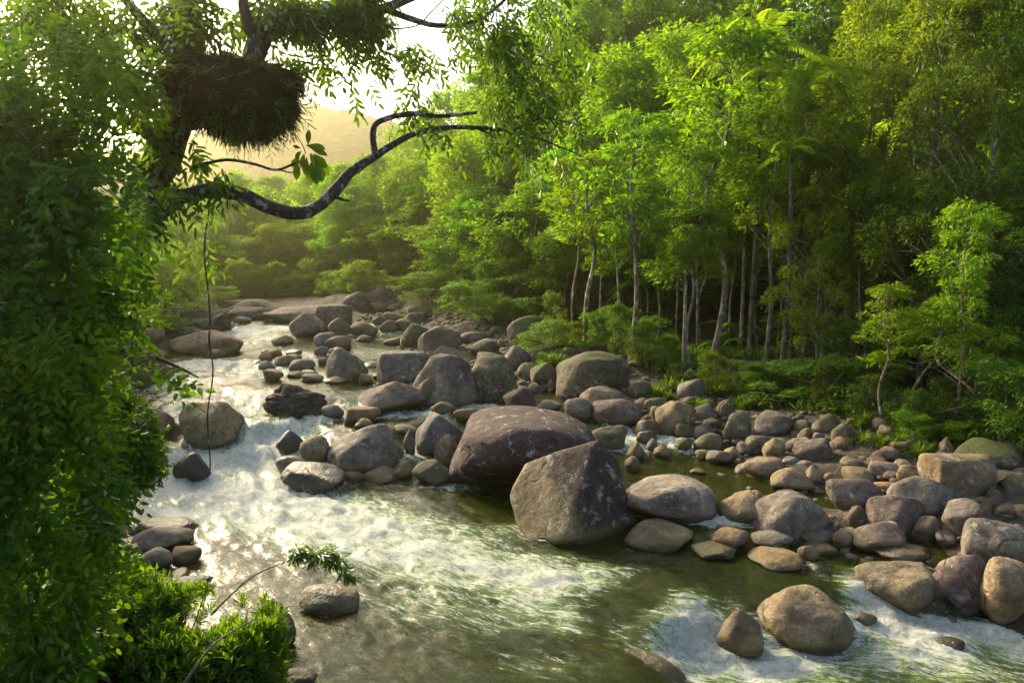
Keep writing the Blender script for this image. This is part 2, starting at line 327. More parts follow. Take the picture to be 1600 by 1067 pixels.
# ------------------------------------------------------------------ ground
def ground_material():
    t = NT('bank_and_bed'); g = t.n('NewGeometry'); p = g.outputs['Position']
    h = t.n('Attribute', attribute_name='above_water').outputs['Fac']; fo = t.n('Attribute', attribute_name='forest').outputs['Fac']
    v = t.n('TexVoronoi', Scale=3.2); t.t.links.new(p, v.inputs['Vector']); v2 = t.n('TexVoronoi', Scale=9.0); t.t.links.new(p, v2.inputs['Vector'])
    n1 = t.noise(p, 1.2, 5); n2 = t.noise(p, 14, 5, 0.7)
    bed = t.mix(t.ramp(n1, 0.3, 0.7), (0.10, 0.115, 0.012), (0.26, 0.24, 0.045))
    vc = t.n('SeparateColor'); t.t.links.new(v.outputs['Color'], vc.inputs[0])
    bed = t.mix(t.ramp(vc.outputs[0], 0.35, 0.8), t.mix(1.0, bed, (0.45, 0.42, 0.35), 'MULTIPLY'), bed)
    bed = t.mix(t.math('MULTIPLY', t.ramp(t.noise(p, 0.5, 3), 0.48, 0.62), 0.6), bed, (0.24, 0.18, 0.035)); bed = t.mix(t.ramp(vc.outputs[1], 0.80, 0.86), bed, (0.32, 0.17, 0.04))
    grav = t.mix(vc.outputs[0], (0.10, 0.085, 0.06), (0.25, 0.21, 0.15)); grav = t.mix(t.ramp(v2.outputs[0], 0.0, 0.35), grav, t.mix(1.0, grav, (0.4, 0.38, 0.34), 'MULTIPLY'))
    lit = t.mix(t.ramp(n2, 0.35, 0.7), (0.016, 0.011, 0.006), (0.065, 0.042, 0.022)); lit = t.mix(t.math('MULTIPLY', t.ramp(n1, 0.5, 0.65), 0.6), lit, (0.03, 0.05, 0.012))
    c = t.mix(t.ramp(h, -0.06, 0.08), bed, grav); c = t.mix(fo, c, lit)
    bs = t.n('BsdfPrincipled', Roughness=0.9); t.set(bs.inputs['Base Color'], c)
    bp = t.n('Bump', Strength=0.9, Distance=0.12); t.set(bp.inputs['Height'], t.math('ADD', t.math('MULTIPLY', v.outputs[0], -0.7), n2)); t.set(bs.inputs['Normal'], bp.outputs[0])
    return t.out(bs)
M['ground'] = ground_material()
gx = 8 * np.sinh(np.linspace(-4.7, 4.7, 381)); gy = 14 + 10 * np.sinh(np.linspace(-2.19, 4.92, 401))
X, Y = np.meshgrid(gx, gy); xf, yf = X.ravel(), Y.ravel()
gz = GLEV(xf, yf); near = np.clip(1.3 - np.hypot(xf, yf - 20) / 80, 0, 1)
gz = gz + near * (0.10 * fbm(np.c_[xf * .9, yf * .9, 0 * xf], 4)) + (1 - near) * 1.5 * fbm(np.c_[xf * .05, yf * .05, 0 * xf], 3)
nx, ny = len(gx), len(gy)
q = (np.arange(ny - 1)[:, None] * nx + np.arange(nx - 1)[None, :]).ravel(); quads = np.stack([q, q + 1, q + nx + 1, q + nx], 1)
gm = mk_mesh('ground', np.c_[xf, yf, gz], quads, M['ground'], True)
aw = gz - WLEV(xf, yf)
# forest soil begins behind a line along the back of the boulder bank
def forest_side(x, y):
    ln = np.array([ground_hit(a, b)[:2] for a, b in [(600, 452), (700, 488), (760, 510), (880, 545), (1000, 585), (1150, 632), (1300, 655), (1450, 690), (1620, 715)]])
    return np.interp(x, ln[:, 0], ln[:, 1], left=70, right=14), ln
FL = forest_side(np.zeros(1), 0)[1]; _o = np.argsort(FL[:, 0]); FLx, FLy = FL[_o, 0], FL[_o, 1]
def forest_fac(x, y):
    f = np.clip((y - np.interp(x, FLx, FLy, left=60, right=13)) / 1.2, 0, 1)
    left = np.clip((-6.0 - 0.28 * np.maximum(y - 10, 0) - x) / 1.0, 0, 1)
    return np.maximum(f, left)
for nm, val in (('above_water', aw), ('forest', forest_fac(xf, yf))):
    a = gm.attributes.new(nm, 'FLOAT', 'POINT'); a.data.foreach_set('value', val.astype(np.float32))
tag(put('ground', gm), kind='structure')

# ------------------------------------------------------------------ far hill
def hill_material():
    t = NT('forested_hill'); p = t.n('NewGeometry').outputs['Position']
    v = t.n('TexVoronoi', Scale=0.12); t.t.links.new(p, v.inputs['Vector']); n = t.noise(p, 0.5, 6, 0.7)
    c = t.mix(t.ramp(n, 0.3, 0.7), (0.03, 0.06, 0.006), (0.10, 0.14, 0.02)); c = t.mix(t.ramp(v.outputs[0], 0.2, 0.9), c, (0.01, 0.02, 0.005))
    bs = t.n('BsdfDiffuse', Color=c); bp = t.n('Bump', Strength=1.0, Distance=3.0); t.set(bp.inputs['Height'], n); t.set(bs.inputs['Normal'], bp.outputs[0])
    return t.out(bs)
M['hill'] = hill_material()
hx = np.linspace(-420, 420, 420); hy = np.linspace(300, 700, 160); X, Y = np.meshgrid(hx, hy); xf, yf = X.ravel(), Y.ravel()
ridge = np.interp(xf, [-420, -300, -230, -180, -140, -100, -40, 40, 120, 260, 420], [70, 74, 72, 84, 102, 96, 84, 96, 104, 108, 108])
prof = np.clip((yf - 300) / 200, 0, 1); prof = np.sin(prof * pi / 2) * np.where(yf > 520, 1 - (yf - 520) / 500, 1)
hz = -6 + ridge * prof + 3.5 * fbm(np.c_[xf * .16, yf * .16, 0 * xf], 4) + 6 * fbm(np.c_[xf * .02, yf * .02, 0 * xf + 4], 3)
q = (np.arange(len(hy) - 1)[:, None] * len(hx) + np.arange(len(hx) - 1)[None, :]).ravel()
tag(put('hill', mk_mesh('hill', np.c_[xf, yf, hz], np.stack([q, q + 1, q + len(hx) + 1, q + len(hx)], 1), M['hill'], True)), kind='structure')

# ------------------------------------------------------------------ haze in the valley air
hb = NT('haze'); pv = hb.n('VolumePrincipled', Density=0.0008, Anisotropy=0.80); hb.set(pv.inputs['Color'], (1.0, 0.90, 0.55)); M['haze'] = hb.out(vol=pv)
x0, x1, y0, y1, z0, z1 = -450, 450, -40, 720, -8, 124
hv = [(x, y, z) for x in (x0, x1) for y in (y0, y1) for z in (z0, z1)]
hf = [(0, 1, 3, 2), (4, 6, 7, 5), (0, 4, 5, 1), (2, 3, 7, 6), (0, 2, 6, 4), (1, 5, 7, 3)]
tag(put('haze', mk_mesh('haze', hv, hf, M['haze'])), kind='stuff')

ROCK_TABLE = '''
697 633 937 762 giant p 0 st li|huge dark purple-brown domed boulder behind the angular ridged boulder
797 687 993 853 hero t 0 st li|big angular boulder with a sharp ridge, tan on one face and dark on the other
966 740 1121 814 o w .0 li|long pale flat boulder with white lichen beside the angular ridged boulder
975 810 1083 862 o t 0|low tan rounded boulder half in the water below the long pale boulder
1120 765 1222 819 r t 0|smooth yellowish boulder wedged between the long pale boulder and a lichen-flecked one
1170 766 1298 838 r g 0 li|rounded grey boulder with scattered white lichen next to the smooth yellowish one
1180 913 1341 1020 r t 0|great smooth tan boulder standing in the white water by the lower frame edge
1121 952 1193 1023 k t 0|upright tan stone against the white spill beside the great smooth tan boulder
1333 870 1466 950 o t 0|smooth tan boulder above the white chute, under the overhanging brown one
1436 838 1548 926 a p 0 li|brown overhanging boulder with a shadowed underside above the tan chute boulder
1500 808 1625 892 a g 0 li|broad grey-brown boulder with a dark crack, cut by the frame edge
1528 895 1630 985 r t 0|smooth tan-brown boulder at the frame edge beside the white water
1515 886 1578 940 r g 0|grey stone squeezed between the overhanging boulder and the frame-edge boulder
1290 747 1381 799 o p 0 li|tilted dark-topped boulder with a pale green flank above the dark gap
1345 760 1436 824 a p 0|smooth mauve tilted boulder leaning on a larger grey one
1385 743 1491 814 r g 0|large grey granite boulder behind the mauve tilted one
1434 708 1560 774 s t .1 li|broad brown block with pale scars at the top of the boulder bank
1471 778 1553 833 o g 0|egg-shaped grey boulder below the broad brown block
1330 813 1418 861 o p 0 li|long tilted brown stone with a pale spot on its end
1418 805 1478 849 r p 0 li|purple-grey stone with white flecks between the mauve and overhanging boulders
1363 845 1455 880 o p 0 li|low brown flat stone just above the smooth tan chute boulder
1460 830 1497 853 r g 0|small grey stone perched behind the overhanging boulder
1247 824 1305 851 o g 0 li|flat oval grey stone in front of the rounded lichen boulder
1172 827 1240 858 r b 0 li|blue-grey lichen stone at the foot of the rounded lichen boulder
1166 854 1255 893 r o 0|orange-tan wet dome at the water's edge under the blue-grey stone
1245 852 1281 876 r t 0|small olive-tan stone beside the orange-tan wet dome
1270 848 1309 868 o t 0|small flat tan stone beyond the olive-tan one
1300 827 1334 857 r t 0|small plain tan stone below the dark gap
1323 789 1356 828 r m .3|shaded greenish stone inside the dark gap
1278 820 1312 832 r m 0|small brown stone behind the flat oval one
1157 713 1225 748 r t 0|smooth pale tan boulder on the shore of the still green pool
1203 730 1272 768 k t 0|tan and grey faceted boulder at the corner of the still green pool
1218 712 1250 731 r g 0 li|small speckled grey stone behind the tan and grey faceted boulder
1255 726 1283 753 k t 0|small pointed tan stone beside the faceted boulder
1285 738 1313 756 o t 0|small flat beige stone near the dark-topped tilted boulder
1315 728 1371 762 r t 0|plain beige boulder behind the dark-topped tilted one
1312 712 1352 732 r t 0|beige stone behind the plain beige boulder
1355 720 1409 744 o g 0|flattened grey stone in front of the sandy patch
1400 725 1438 751 r t 0|round brown stone tucked beside the broad brown block
1238 684 1307 723 o p 0 li|long tilted mauve stone on the bank above the small pointed one
1268 645 1316 676 r m .5|round dark mossy stone under the bank shrubs
1298 660 1337 693 r m .3|olive boulder beside the first grass tuft of the bank
1178 640 1243 682 r g .1|large smooth brown-grey boulder under the leaning shrub roots
1128 640 1175 688 r m .3 li|tall rounded olive-brown boulder with dark base on the bank
1238 655 1269 676 r m .3|small mossy stone between the brown-grey and the dark mossy stones
1245 668 1273 691 r t 0|plain tan stone below the small mossy one
1268 675 1289 692 r g 0|small grey stone by the olive boulder
1227 684 1267 707 r t 0|beige stone next to the long tilted mauve stone
1190 684 1228 716 k t 0|pale blocky stone in the middle of the cobble bank
1163 680 1208 704 o m .1|tilted olive flat stone below the tall rounded olive-brown boulder
1083 676 1130 706 r m .2 li|olive-grey rounded stone beside the tilted olive flat stone
1083 661 1118 684 r g .1 li|pale lichen stone behind the olive-grey rounded stone
1053 661 1086 685 r m .3|dark olive stone by the small white trickle
1023 625 1088 679 r t .1 li|big speckled brown boulder above the small cascade
1097 653 1128 672 r m .4|mossy stone between the pale lichen stone and the tall olive boulder
1118 623 1150 650 r m .5 li|yellow-lichened craggy stone under the hanging grass
1078 630 1118 660 r g .2 li|grey speckled stone behind the big speckled brown boulder
1057 592 1101 622 o g .1|smooth brown boulder among the grass tufts of the bank
1060 619 1090 634 o t 0|flat pale stone below the smooth brown boulder in the grass
980 594 1018 622 r m .2 li|lichened round stone beside the tall grass tuft
983 621 1018 641 o t .1|flat brown stone behind the mauve slab
1005 621 1045 648 r m .2 li|yellowish lichen stone beside the big speckled brown boulder
1016 634 1046 660 r t 0|tan stone wedged against the big speckled brown boulder
905 602 983 641 o t 0|long beige boulder lying behind the mauve slab
882 621 930 656 r g .1|grey-olive boulder in front of the long beige one
925 623 1004 664 o p 0|smooth mauve slab tilted towards the small cascade
838 624 878 641 o g 0|flat grey stone by the dark still water
785 605 838 641 k p 0 st|dark peaked boulder just behind the huge domed boulder
920 664 981 702 r m .1|greenish boulder at the top of the still pool
992 655 1030 680 r o 0 wet|wet orange stone in the middle of the small cascade
994 672 1028 692 o m 0 wet|dark wet stone below the orange one in the small cascade
977 690 1008 718 k o 0|small orange pointed stone at the edge of the green pool
1008 684 1028 705 r g 0|small grey upright stone in the small cascade
1020 695 1050 716 k o 0|small tan-orange hump at the head of the green pool
1053 684 1083 702 r m 0|olive cobble where the trickle joins the green pool
1086 702 1112 718 r t 0|small tan cobble on the far side of the green pool
1103 703 1145 724 o g 0|flat grey-tan stone on the far side of the green pool
1130 697 1158 716 k t 0|beige pointed stone behind the flat grey-tan one
1078 731 1104 741 o t 0|tiny flat pale stone standing alone in the green pool
975 712 1000 735 r t 0|small pale stone touching the angular ridged boulder
1110 823 1170 859 r o 0|orange-tan stone beside the chute under the smooth yellowish boulder
1078 844 1151 874 o m .2 li|low lichened olive stone below the orange-tan stone
1118 819 1136 829 r o 0|tiny orange stone on the rim of the chute
868 548 983 618 a m .75 li|large domed boulder with its back covered in dark moss
828 566 878 601 k m .8|grass-topped mossy stone beside the large moss-backed boulder
854 596 869 611 r t 0 li|small pale stone at the foot of the large moss-backed boulder
785 540 831 577 k p .2 li|brown tilted stone with pale specks at the back of the outcrop
807 566 848 591 r m .3 li|rounded olive stone in front of the brown tilted speckled one
828 535 867 562 o m .6|mossy slab under the low overhanging leaves
824 513 850 540 r m .7|round moss-green stone in the shade below the forest
792 493 848 536 r m .8 li|big dark mossy boulder with a pale crown at the forest edge
766 505 793 517 r m .8|small dark mossy stone at the forest edge
734 528 782 556 r m .5 li|brown rounded boulder with a mossy shoulder above the outcrop
744 549 787 563 o m .3|flat reddish stone on top of the outcrop
717 518 757 536 o p .2|smooth reddish-brown boulder above the mossy-shouldered one
652 508 722 551 a p .35|reddish boulder with moss running down its back
674 540 736 560 o t .4 li|pale lichened slab under the reddish boulder
640 553 745 632 a g .15 li|great grey outcrop of layered rock sloping to the stream
720 553 812 626 a m .5 li|dark mottled mossy shoulder of the outcrop beside the stream
648 588 700 634 o m .2|low olive ledge at the wet foot of the outcrop
588 547 676 600 s b 0 li|blue-grey boulder streaked with white lichen in midstream
600 546 634 572 k p 0|small mauve pointed stone behind the lichen-streaked boulder
645 573 664 592 r b 0 li|small pale stone leaning on the lichen-streaked boulder
557 596 673 648 k p 0 band|broad peaked boulder, mauve above and olive below, in midstream
560 583 583 600 r t 0|small pinkish stone behind the broad peaked boulder
582 583 606 592 o o 0|little flat orange stone behind the broad peaked boulder
508 543 576 592 a g 0 li|grey blocky boulder standing in midstream
490 519 532 545 r b 0|smooth blue-grey boulder, farther of a joined pair
507 524 549 546 r p 0|smooth mauve boulder, nearer of a joined pair
490 541 513 555 r b 0|small grey-green stone at the foot of the joined pair
512 542 540 556 r t 0|brown stone partly hidden at the foot of the joined pair
450 488 508 525 k p .3 li|dark red-brown boulder slanting into an upright block
491 475 551 515 s p .2 li|dark upright red-brown block resting on two boulders
512 496 549 525 k p .2|leaning dark slab in front of the upright block
547 502 591 525 r m .3|round olive boulder beside the leaning dark slab
556 523 584 534 o m .1|low olive dome in the golden water
423 523 461 539 k t 0|low brown cone standing in the golden shallows
428 554 466 571 r o 0|brown cobble in the row of shallow-water cobbles
450 560 493 580 r b 0|blue-grey cobble in the row of shallow-water cobbles
403 563 431 579 r b 0|dark slate cobble in the shallows
410 576 444 594 r o 0|tawny cobble in front of the dark slate cobble
448 579 478 590 o o 0|small orange flat cobble under the blue-grey cobble
470 583 506 597 o m 0|flat olive cobble beside the grey blocky boulder
404 550 426 564 r t 0|brown cobble at the edge of the rapid
418 545 442 558 r t 0|brown rounded cobble behind the rapid's edge
496 558 513 570 r o 0|small ochre stone beside the grey blocky boulder
505 588 545 599 o o 0|flat ochre stone under the grey blocky boulder
410 598 523 650 c d 0|dark jagged crag at the lip of the main cascade
502 632 538 655 r b 0|grey-green rounded stone beside the jagged crag
538 635 596 663 s o 0|tan angular block with a flat top below the broad peaked boulder
510 663 631 740 r g 0 li|big round grey boulder with bluish lichen beside the white cascade
467 680 516 722 r t 0|olive-tan stone between the cascade and the big round grey boulder
554 653 583 669 r o 0|small orange stone behind the big round grey boulder
614 661 654 677 o t 0|flat tan and grey stone behind the small upright one
630 669 649 708 k g 0|small upright grey stone at the top of a white spill
648 642 731 713 r b 0 li|round blue-grey and mauve boulder touching the huge domed boulder
678 677 722 729 r t 0 li|rusty brown stone leaning on the huge domed boulder
673 627 714 648 r m .2|green stone splitting the water above the round blue-grey boulder
708 638 748 657 o o 0|flat tan stone just above the huge domed boulder
643 717 703 759 r m .2 li|speckled round boulder with a dark mossy foot beside the huge domed boulder
568 727 631 755 k o 0|ochre humped stone under the big round grey boulder
535 735 573 752 o o 0|low ochre stone beside the humped one
613 721 646 746 r o 0|brown stone in the shaded spill
438 721 541 769 a d 0 wet|dark glistening wet boulder at the foot of the cascade
430 711 481 744 o o 0 wet|tawny slab behind the dark glistening boulder
430 672 477 708 k d 0 wet|black wet rock in the middle of the chute
280 626 381 698 a t 0|large smooth tan boulder with a grey-green foot beside the cascade
222 638 274 680 r t 0|tan boulder half hidden by leaves at the cascade's side
268 704 332 749 a d 0 wet|dark rock veiled in splashing white water
267 515 381 551 o t 0|broad low brown whaleback boulder in the upper rapid
323 545 353 559 r t 0|small brown stone below the whaleback boulder
287 497 328 512 o g 0|grey slab behind the whaleback boulder
268 507 314 524 o b 0|bluish flat slab touching the whaleback boulder
327 485 359 504 r d .1|dark rounded boulder at the edge of the flat ledge
363 494 394 504 o g 0|low grey stone in front of the flat ledge
197 468 292 513 a d .2|big dark boulder under the far leaves
217 512 262 532 r p 0|mauve boulder behind the hanging leaves
355 479 425 499 o p 0|pale flat rock ledge beneath the far bushes
415 472 548 500 o p 0|long smooth mauve ledge slanting down to the far stream
535 456 577 482 r p .3 li|dark red boulder with pale spots at the far bend
572 470 608 486 k t 0|brown humped rock at the far bend
607 463 642 478 r m .7|mossy green rock at the far bend
592 451 628 469 r p .2|dull red rock at the head of the visible stream
637 464 702 488 r t .6 li|bush-covered pinkish rock at the far bend
592 500 622 518 r m .4|dark olive boulder above the golden pool
615 497 646 516 r m .5|olive boulder beside the dark olive one
630 488 670 507 o m .3|flat-topped brown boulder at the small far fall
625 505 675 541 r m .7|large moss-streaked boulder at the golden pool's edge
580 493 606 508 r m .2|brown boulder below the far bend
600 484 640 496 o t .1|flat pale brown rock below the far bend
598 526 630 538 o m .5|low green stone in the golden pool
690 520 720 536 r p .2|dark brown stone behind the reddish boulder
203 823 304 862 o g 0|long smooth grey stone in the shallows of the near bank
218 854 271 889 r b 0|grey-green round stone below the long smooth grey one
266 852 316 883 r o 0|brown stone beside the grey-green round one
205 807 312 834 o o 0 wet|wet golden slab just under the surface above the long grey stone
115 857 152 880 r d 0|small dark stone beside the near driftwood
145 822 174 840 r o 0|small brown stone at the foot of the driftwood snag
166 895 254 928 o g 0|flat grey boulder above the near shrub
253 898 334 928 o d 0 wet|low dark wet rock beyond the near shrub
90 886 137 928 r g 0|grey boulder half buried in the near leaves
66 776 104 838 r g 0|large grey boulder behind the near leaf curtain
395 936 463 1015 a g 0|upright grey boulder beside the near shrub's tip
468 911 562 960 r t 0 wet|brown dome under the drooping leafy twig
442 1043 497 1075 o d 0|dark flat rock at the lower frame edge
770 876 919 917 o m 0 sub|broad olive boulder lying under the running water
922 958 1078 1075 r t 0 sub|large tan-green boulder under a glassy sheet of water
565 760 615 782 o o 0 sub|ochre boulder barely breaking the surface below the humped stone
645 811 684 827 o o 0 sub|small orange boulder under the surface
1330 955 1372 975 o m 0 wet|dark stone in the middle of the chute
1455 994 1508 1018 o d 0 wet|dark wet stone in the white water near the frame edge
1288 1010 1372 1042 o o 0 sub|rusty boulder under the water beside the great tan boulder
1560 738 1612 770 r m .4 li|lichened rock at the frame edge on the top of the bank
1552 785 1594 806 r t 0|pale brown stone below the lichened frame-edge rock
1493 771 1537 792 r m .2 li|greenish stone behind the egg-shaped grey boulder
1490 683 1600 735 r m .9 li|big moss and leaf covered rock under the bank grass
1466 683 1494 710 k t .1|leaning tan stone among the bank grass
1540 762 1570 786 r m .5|dark mossy stone beside the greenish one
'''

# ------------------------------------------------------------------ boulders and stones
def soft_hull(V, N, d, p):
    k = np.maximum(V @ N.T, 0) / d[None, :]
    return (k ** p).sum(1) ** (-1.0 / p)
def rock_verts(seed, kind, sub):
    r = np.random.default_rng(seed); V, Fc = ico(sub)
    if kind == 'hero':
        N = np.array([[-.62, -.55, .56], [.70, -.70, .12], [.95, .1, .3], [-.95, -.1, -.30], [0, -.55, -.83], [.2, .95, .25], [-.1, .5, .86], [-.75, .6, .2], [0, 0, -1], [.5, .55, .68]]); d = np.array([.62, .70, .86, .86, .80, .8, .74, .85, .8, .80]); p = 30
    elif kind == 'giant':
        N = np.array([[0, 0, 1], [.45, 0, .9], [-.5, -.2, .85], [-1, 0, .15], [1, 0, 0], [0, -1, .25], [0, -.8, -.6], [-.7, -.6, .1], [.8, -.5, .2], [0, 1, 0], [.75, 0, .66]]); d = np.array([.86, .84, .84, .95, .98, .8, .72, .85, .9, .9, .83]); p = 9
    else:
        n, lo, p = {'r': (14, .74, r.choice([7, 10, 14])), 'o': (13, .74, r.choice([8, 11, 15])), 'a': (12, .64, 13), 's': (8, .70, 14), 'k': (10, .70, 10), 'c': (12, .55, 13)}[kind]
        i = np.arange(n) + .5; ph = np.arccos(1 - 2 * i / n); th = pi * (1 + 5 ** .5) * i + r.uniform(0, 6.3)
        N = np.c_[np.cos(th) * np.sin(ph), np.sin(th) * np.sin(ph), np.cos(ph)] + r.normal(0, .22, (n, 3)); d = r.uniform(lo, 1.0, n)
        if kind == 's': N = np.vstack([N, [[0, 0, 1], [0, -1, .15], [1, -.2, 0], [-1, -.2, .1]]]); d = np.r_[d, .62, .75, .85, .85]
        if kind == 'k': a = r.uniform(-.35, .35); N = np.vstack([N, [[-.62 + a, -.1, .62], [.62 + a, -.1, .62], [a, -.62, .62], [0, .6, .6]]]); d = np.r_[d, .55, .55, .58, .6]
    N = nrm(N); R = V * soft_hull(V, N, d, p)[:, None]
    off = r.uniform(-50, 50, 3)
    amp = {'c': .16, 'a': .06, 'hero': .018, 'giant': .035}.get(kind, .05)
    R = R * (1 + amp * fbm(V * 1.6 + off, 3)[:, None] + amp * .45 * fbm(V * 6 + off, 3)[:, None])
    if kind == 'c':
        R = R + .10 * nrm(V) * (1 - 2 * np.abs(vnoise(V * np.array([3.2, 3.2, 7]) + off)))[:, None]
    lo_, hi_ = R.min(0), R.max(0)
    return (R - (lo_ + hi_) / 2) / ((hi_ - lo_) / 2), Fc
COLS = {'g': (.22, .198, .172), 't': (.31, .247, .155), 'p': (.180, .142, .125), 'd': (.055, .048, .045), 'm': (.17, .150, .095), 'w': (.33, .29, .25), 'o': (.28, .195, .11), 'b': (.20, .195, .180)}
ROCKS = []                                # x, y, a, b, water level, in_water, for the foam
def fit_rock(box, shape, kind, sub=False):
    x0, y0, x1, y1 = box; w, h = x1 - x0, y1 - y0
    p = ground_hit((x0 + x1) / 2, min(y1, 1090), SURF, 5.0)
    asp = {'o': .8, 'hero': .95, 'giant': .75, 's': .6, 'c': .6}.get(kind, .85)
    a = w / 2 / FPX * p[1]; dpt = min(asp * a, max(1.2 * h / FPX * p[1], .45 * a)) if kind in 'ros' else asp * a
    b = dpt; y = p[1] + .7 * b; x = p[0] * (y / p[1]); c = h / FPX * p[1] * .62; zs = p[2]
    for it in range(7):
        cz = zs + .45 * c - (.25 if sub else 0)
        V = shape * np.array([a, b, c]) + np.array([x, y, cz]); vis = V[V[:, 2] > zs - (.5 if sub else 0.0)]
        if len(vis) < 8: c *= 1.3; continue
        px, py = proj(vis); gw = px.max() - px.min(); gh = py.max() - py.min()
        k = np.clip(w / gw, .6, 1.6); a *= k; b *= k ** .5
        x += ((x0 + x1) / 2 - (px.max() + px.min()) / 2) * y / FPX
        yb = py.max() - y1; y += np.clip(.6 * yb * y / max(y1 - HORIZON, 30), -.6, .6) * (1 if y1 < 1060 else .3)
        c *= np.clip(1 + .8 * ((h / gh) - 1), .7, 1.4)
        zs = float(SURF(x, max(y - .7 * b, 4.0))[0])
    cz = zs + .45 * c - (.25 if sub else 0)
    if sub: cz = min(cz, zs - .03 - c * .95)
    return x, y, cz, a, b, c
_ck = {}
for i, ln in enumerate(ROCK_TABLE.strip().split('\n')):
    spec, label = ln.split('|'); f = spec.split(); box = [float(v) for v in f[:4]]; kind, col, moss = f[4], f[5], float(f[6]); ex = f[7:]
    wpx = box[2] - box[0]; sub = 5 if wpx > 115 or kind in ('hero', 'giant', 'c') else (4 if wpx > 55 else 3)
    V3, _ = rock_verts(100 + i, kind, 3)
    x, y, z, a, b, c = fit_rock(box, V3, kind, 'sub' in ex)
    V, Fc = rock_verts(100 + i, kind, sub)
    big = wpx * y / FPX > .95
    name = 'boulder' if big else 'river_stone'
    me = mk_mesh(name, V, Fc, M['rock'], True)
    jit = 1 + RNG.uniform(-.05, .05, 3) * np.array([.6, .5, 1]) + RNG.uniform(-.08, .12)
    o = put(name, me, loc=(x, y, z), scale=(a, b, c), color=np.array(COLS[col]) * jit)
    wlv = float(WLEV(x, y - .6 * b)[0]); gl = float(GLEV(x, y - .6 * b)[0]); inw = wlv > gl - .03
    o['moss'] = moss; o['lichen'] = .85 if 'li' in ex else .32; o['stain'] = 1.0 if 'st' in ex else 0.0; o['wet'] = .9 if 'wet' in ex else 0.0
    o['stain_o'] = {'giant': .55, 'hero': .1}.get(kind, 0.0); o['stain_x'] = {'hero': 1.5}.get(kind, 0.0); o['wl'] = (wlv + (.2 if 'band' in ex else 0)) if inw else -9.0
    tag(o, label, 'boulder' if big else 'stone', 'boulders and stones of the river bed')
    ROCKS.append((x, y, a, b, c, z, wlv, inw and 'sub' not in ex))
RK = np.array(ROCKS, float)

# cobbles filling the gaps between the boulders
def inside_rock(x, y, k=.8):
    return (((x - RK[:, 0]) / (RK[:, 2] * k)) ** 2 + ((y - RK[:, 1]) / (RK[:, 3] * k)) ** 2 < 1).any()
cob = [mk_mesh('river_stone', *rock_verts(900 + k, 'ro'[k % 2], 3), M['rock'], True) for k in range(8)]
zones = [((1100, 660), (1600, 930), 55, 'fist to head sized cobble filling gaps between boulders of the tree-side bank', 'cobbles of the tree-side bank'),
         ((640, 500), (1080, 640), 45, 'small cobble among the mossy stones below the forest edge', 'cobbles below the forest edge'),
         ((390, 540), (620, 600), 16, 'small cobble showing through the golden shallows', 'cobbles in the golden shallows'),
         ((60, 830), (330, 960), 14, 'small cobble on the near bank under the leaf curtain', 'cobbles of the near bank')]
for (ax, ay), (bx, by), n, label, grp in zones:
    k = 0; tries = 0
    while k < n and tries < n * 30:
        tries += 1; px, py = RNG.uniform(ax, bx), RNG.uniform(ay, by); p = ground_hit(px, py, SURF, 5.0)
        wv = float(WLEV(p[0], p[1])[0]); gv = float(GLEV(p[0], p[1])[0])
        if wv > gv + .30 or inside_rock(p[0], p[1]) or forest_fac(p[:1], p[1:2])[0] > .6: continue
        s = RNG.uniform(.10, .26) * (1 + .012 * p[1]); k += 1
        o = put('river_stone', cob[RNG.integers(8)], loc=(p[0], p[1], max(gv, wv - .12) + s * .15), rot=(RNG.uniform(-.3, .3), RNG.uniform(-.3, .3), RNG.uniform(0, 6.3)), scale=(s * RNG.uniform(.9, 1.4), s * RNG.uniform(.8, 1.1), s * RNG.uniform(.55, .8)),
                color=np.array(COLS['gtpomb'[RNG.integers(6)]]) * RNG.uniform(.8, 1.2))
        o['moss'] = .3 * (px < 1080 and py < 640); o['lichen'] = float(RNG.choice([.1, .1, .7])); o['stain'] = 0.0; o['stain_x'] = 0.0; o['wet'] = 0.0; o['wl'] = wv if wv > gv - .05 else -9.0
        tag(o, label, 'stone', grp)
# loose gravel, more than anyone could count
pv, pf = [], []
base = [rock_verts(950 + k, 'r', 2) for k in range(5)]
P = np.c_[RNG.uniform(-9, 18, 40000), RNG.uniform(8, 42, 40000)]
g_, w_ = GLEV(P[:, 0], P[:, 1]), WLEV(P[:, 0], P[:, 1]); ff = forest_fac(P[:, 0], P[:, 1])
keep = (g_ > w_ - .35) & (ff < .4) & (P[:, 0] > -4 - P[:, 1] * .3); P, g_ = P[keep][:5000], g_[keep][:5000]
for k in range(len(P)):
    v, f = base[k % 5]; s = RNG.uniform(.035, .12); th = RNG.uniform(0, 6.3); R = np.array([[cos(th), -sin(th), 0], [sin(th), cos(th), 0], [0, 0, 1]])
    pv.append((v * np.array([s * 1.2, s * .9, s * .65])) @ R.T + np.array([P[k, 0], P[k, 1], g_[k] + .02])); pf.append(f)
V, Fc = join(list(zip(pv, pf))); gr = put('gravel', mk_mesh('gravel', V, Fc, M['rock'], True), color=(.24, .2, .15))
for k_, v_ in (('moss', .15), ('lichen', .2), ('stain', 0.0), ('stain_x', 0.0), ('wet', 0.0), ('wl', -9.0)): gr[k_] = v_
tag(gr, 'loose gravel and pebbles between the boulders', 'gravel', kind='stuff')

